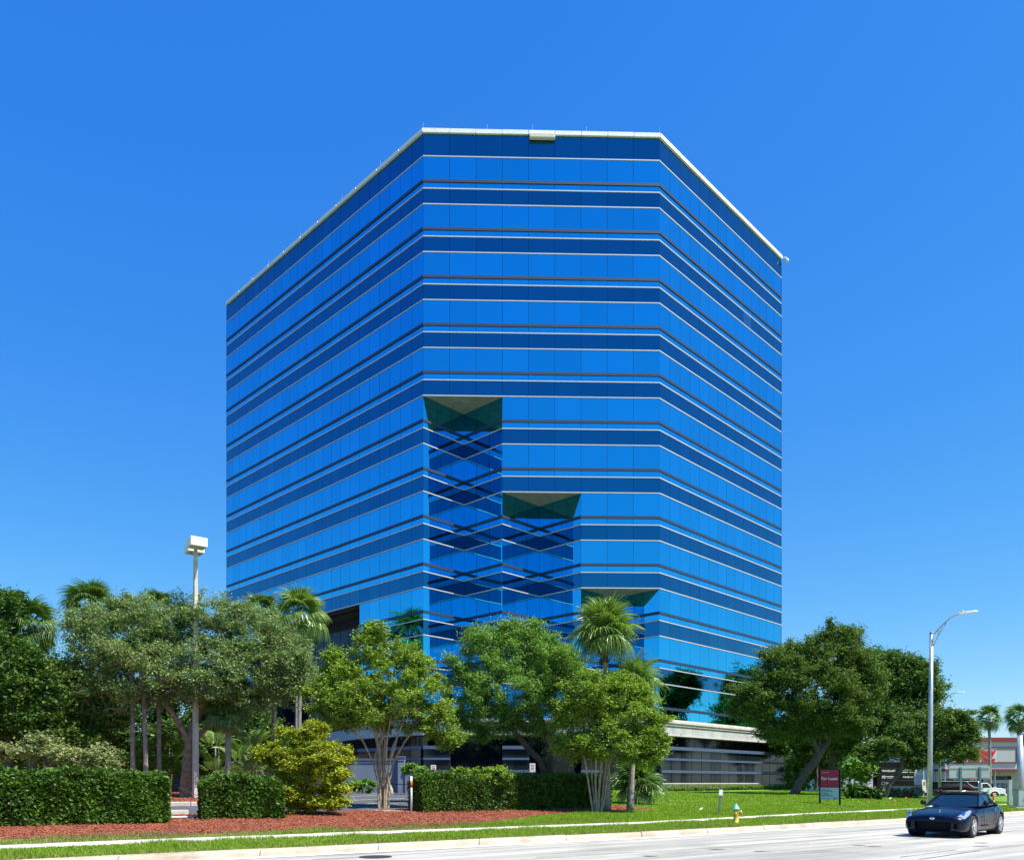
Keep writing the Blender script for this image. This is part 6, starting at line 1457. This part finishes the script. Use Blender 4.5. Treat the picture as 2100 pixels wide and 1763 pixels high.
# pebbles at the crape myrtle, rocks by the wall
mb = MB(); c = G(795, 1662)
for i in range(120):
    x, y = c.x + rnd.gauss(0.1, .35), c.y + rnd.gauss(0, .16); r_ = rnd.uniform(.02, .045); mb.lathe([(r_ * .6, -r_ * .3), (r_, r_ * .2), (r_ * .5, r_ * .7)], 6, (x, y, float(zt(x, y))))
tag(mb.build('pebbles', M['rock']), 'grey pebbles scattered at the foot of the multi-stemmed tree', 'pebbles', kind='stuff')
for k, (u, v, s_, lb) in enumerate(((790, 1604, .55, 'upright pale rock leaning behind the multi-stemmed trunk'), (803, 1610, .35, 'smaller tan rock between the multi-stemmed trunk and the wall pier'))):
    b_ = Vector((U(u, 48), 48, float(zt(U(u, 48), 48)))); me = MB(); g2_ = random.Random(k)
    me.lathe([(s_ * .3, -.1), (s_ * .42, .2 * s_), (s_ * .33, .9 * s_), (s_ * .18, 1.5 * s_), (.03, 1.75 * s_)], 7)
    o = me.build('rock', M['rock'], bevel=.03); o.location = b_; o.rotation_euler = (0, R(12 - 25 * k), k); tag(o, lb, 'rock')
# litter on the lawn
for k, (u, v, cz, lb) in enumerate(((1826, 1639, 'whiteprint', 'white scrap lying on the shaded lawn under the small oak'), (1858, 1638, 'orange', 'orange leaf on the lawn nearest the street lamp'), (1836, 1645, 'orange', 'orange leaf on the lawn lower left of the other one'), (1438, 1662, 'whiteprint', 'white scrap of paper on the lawn left of the leaning post'))):
    p = G(u, v); o = MB().add([(-.08, 0, 0), (.02, -.04, .05), (.09, .02, .14), (-.03, .05, .10)], [(0, 1, 2, 3)]).build('scrap', M[cz]); o.location = p + Vector((0, 0, .03)); tag(o, lb, 'litter'); o.modifiers.new('t', 'SOLIDIFY').thickness = .006

# ------------------------------------------------------------------ grass blades and mulch chips
def blades(name, label, n, xr, tfun, m_, h, wd, seed, want=None, kind='stuff', dens=None, dry=0.0):
    g = np.random.default_rng(seed); x = g.uniform(*xr, n); y = tfun(x, g.random(n)); k = np.ones(n, bool)
    if want is not None: k &= region(x, y) == want
    if dens is not None: k &= g.random(n) < dens(x, y)
    x, y = x[k], y[k]; n = len(x); z = zt(x, y); a = g.uniform(0, 2 * np.pi, n)
    pz = 0.75 + 0.5 * np.sin(x * 1.7 + np.sin(y * 2.3) * 1.5) * np.sin(y * 1.3 + 1.2 * np.sin(x * .9)); hh = h * g.uniform(.5, 1.3, n) * np.clip(pz, .45, 1.3)
    far = np.clip(y / 25, 1, 2.6); ww = wd * far * g.uniform(.7, 1.3, n); lx, ly = g.normal(size=n) * hh * .45, g.normal(size=n) * hh * .45
    c = np.stack([x, y, z - .005], -1); s_ = np.stack([np.cos(a) * ww, np.sin(a) * ww, np.zeros(n)], -1); tip = c + np.stack([lx, ly, hh], -1); mid = c + np.stack([lx * .35, ly * .35, hh * .55], -1)
    V = np.stack([c - s_, c + s_, tip], 1).reshape(-1, 3); T = np.arange(n * 3).reshape(n, 3)
    tag(np_mesh(name, V, T, m_, tris=True), label, 'grass', kind=kind)
blades('verge_grass', 'bright rough grass between the kerb and the sidewalk', 90000, (-17, 32), lambda x, r: yk(x) + .26 + (ysn(x) - yk(x) - .22) * r, M['grass'], .105, .011, 1)
blades('verge_dry_grass', 'straw-coloured grass tufts in the kerb verge', 34000, (-17, 32), lambda x, r: yk(x) + .26 + (ysn(x) - yk(x) - .22) * r ** 1.6, M['dry'], .08, .012, 2)
blades('fringe_grass', 'patchy grass fringe between the sidewalk and the mulch', 20000, (-18, 4), lambda x, r: ysf(x) + 1.5 * r ** 1.4, M['grass'], .085, .011, 3, dens=lambda x, y: np.clip(.35 + .6 * np.sin(x * 1.3) * np.sin(x * .37 + 1), .05, 1))
blades('fringe_dry_grass', 'dry grass at the mulch edge', 26000, (-18, 4), lambda x, r: ysf(x) + 1.7 * r, M['dry'], .07, .012, 4)
blades('lawn_grass', 'bright green mown lawn in front of the tower', 170000, (-2, 34), lambda x, r: ysf(x) + 24 * r ** 1.5, M['grass'], .085, .014, 5, want=0)
blades('lawn_dry_grass', 'scattered yellowing blades in the lawn', 24000, (-2, 32), lambda x, r: ysf(x) + 18 * r ** 1.5, M['dry'], .07, .012, 12, want=0)
blades('lawn_grass', 'bright green grass near the multi-coloured ground edge', 30000, (-2, 14), lambda x, r: ysf(x) + 5 * r, M['grass'], .10, .012, 6, want=0)
g = np.random.default_rng(8); n = 60000; x = g.uniform(-19, 14, n); y = ysf(x) + .5 + 9 * g.random(n) ** 1.2; k = region(x, y) == 1; x, y = x[k], y[k]
v, q = leaf_cloud(np.stack([x, y, zt(x, y) + g.uniform(.005, .035, len(x))], -1), .085, .28, .9, seed=3)
tag(np_mesh('mulch_chips', v, q, M['chip']), 'red bark mulch chips covering the planting bed', 'mulch', kind='stuff')
x = g.uniform(-24, -2, 14000); y = 33 + 14 * g.random(14000); k = region(x, y) == 1; x, y = x[k], y[k]
v, q = leaf_cloud(np.stack([x, y, zt(x, y) + .02], -1), .11, .3, .9, seed=4); tag(np_mesh('mulch_chips', v, q, M['chip']), 'red mulch under the live oak on the island', 'mulch', kind='stuff')

# far wooded skyline
g = np.random.default_rng(9); n = 60000; x = g.uniform(-260, 300, n); hgt = 6.5 + 2.5 * np.sin(x * .11) + 1.8 * np.sin(x * .31 + 1) + 1.2 * np.sin(x * .9)
y = 185 + g.uniform(-8, 8, n) + np.abs(x) * .02; z = hgt * np.sqrt(g.random(n)) + g.normal(size=n) * .5
v, q = leaf_cloud(np.stack([x, y, z], -1), 1.0, .7, .3, seed=6); tag(np_mesh('far_woods', v, q, M['leaf_dark']), 'far low line of trees closing the horizon', 'trees', kind='stuff')
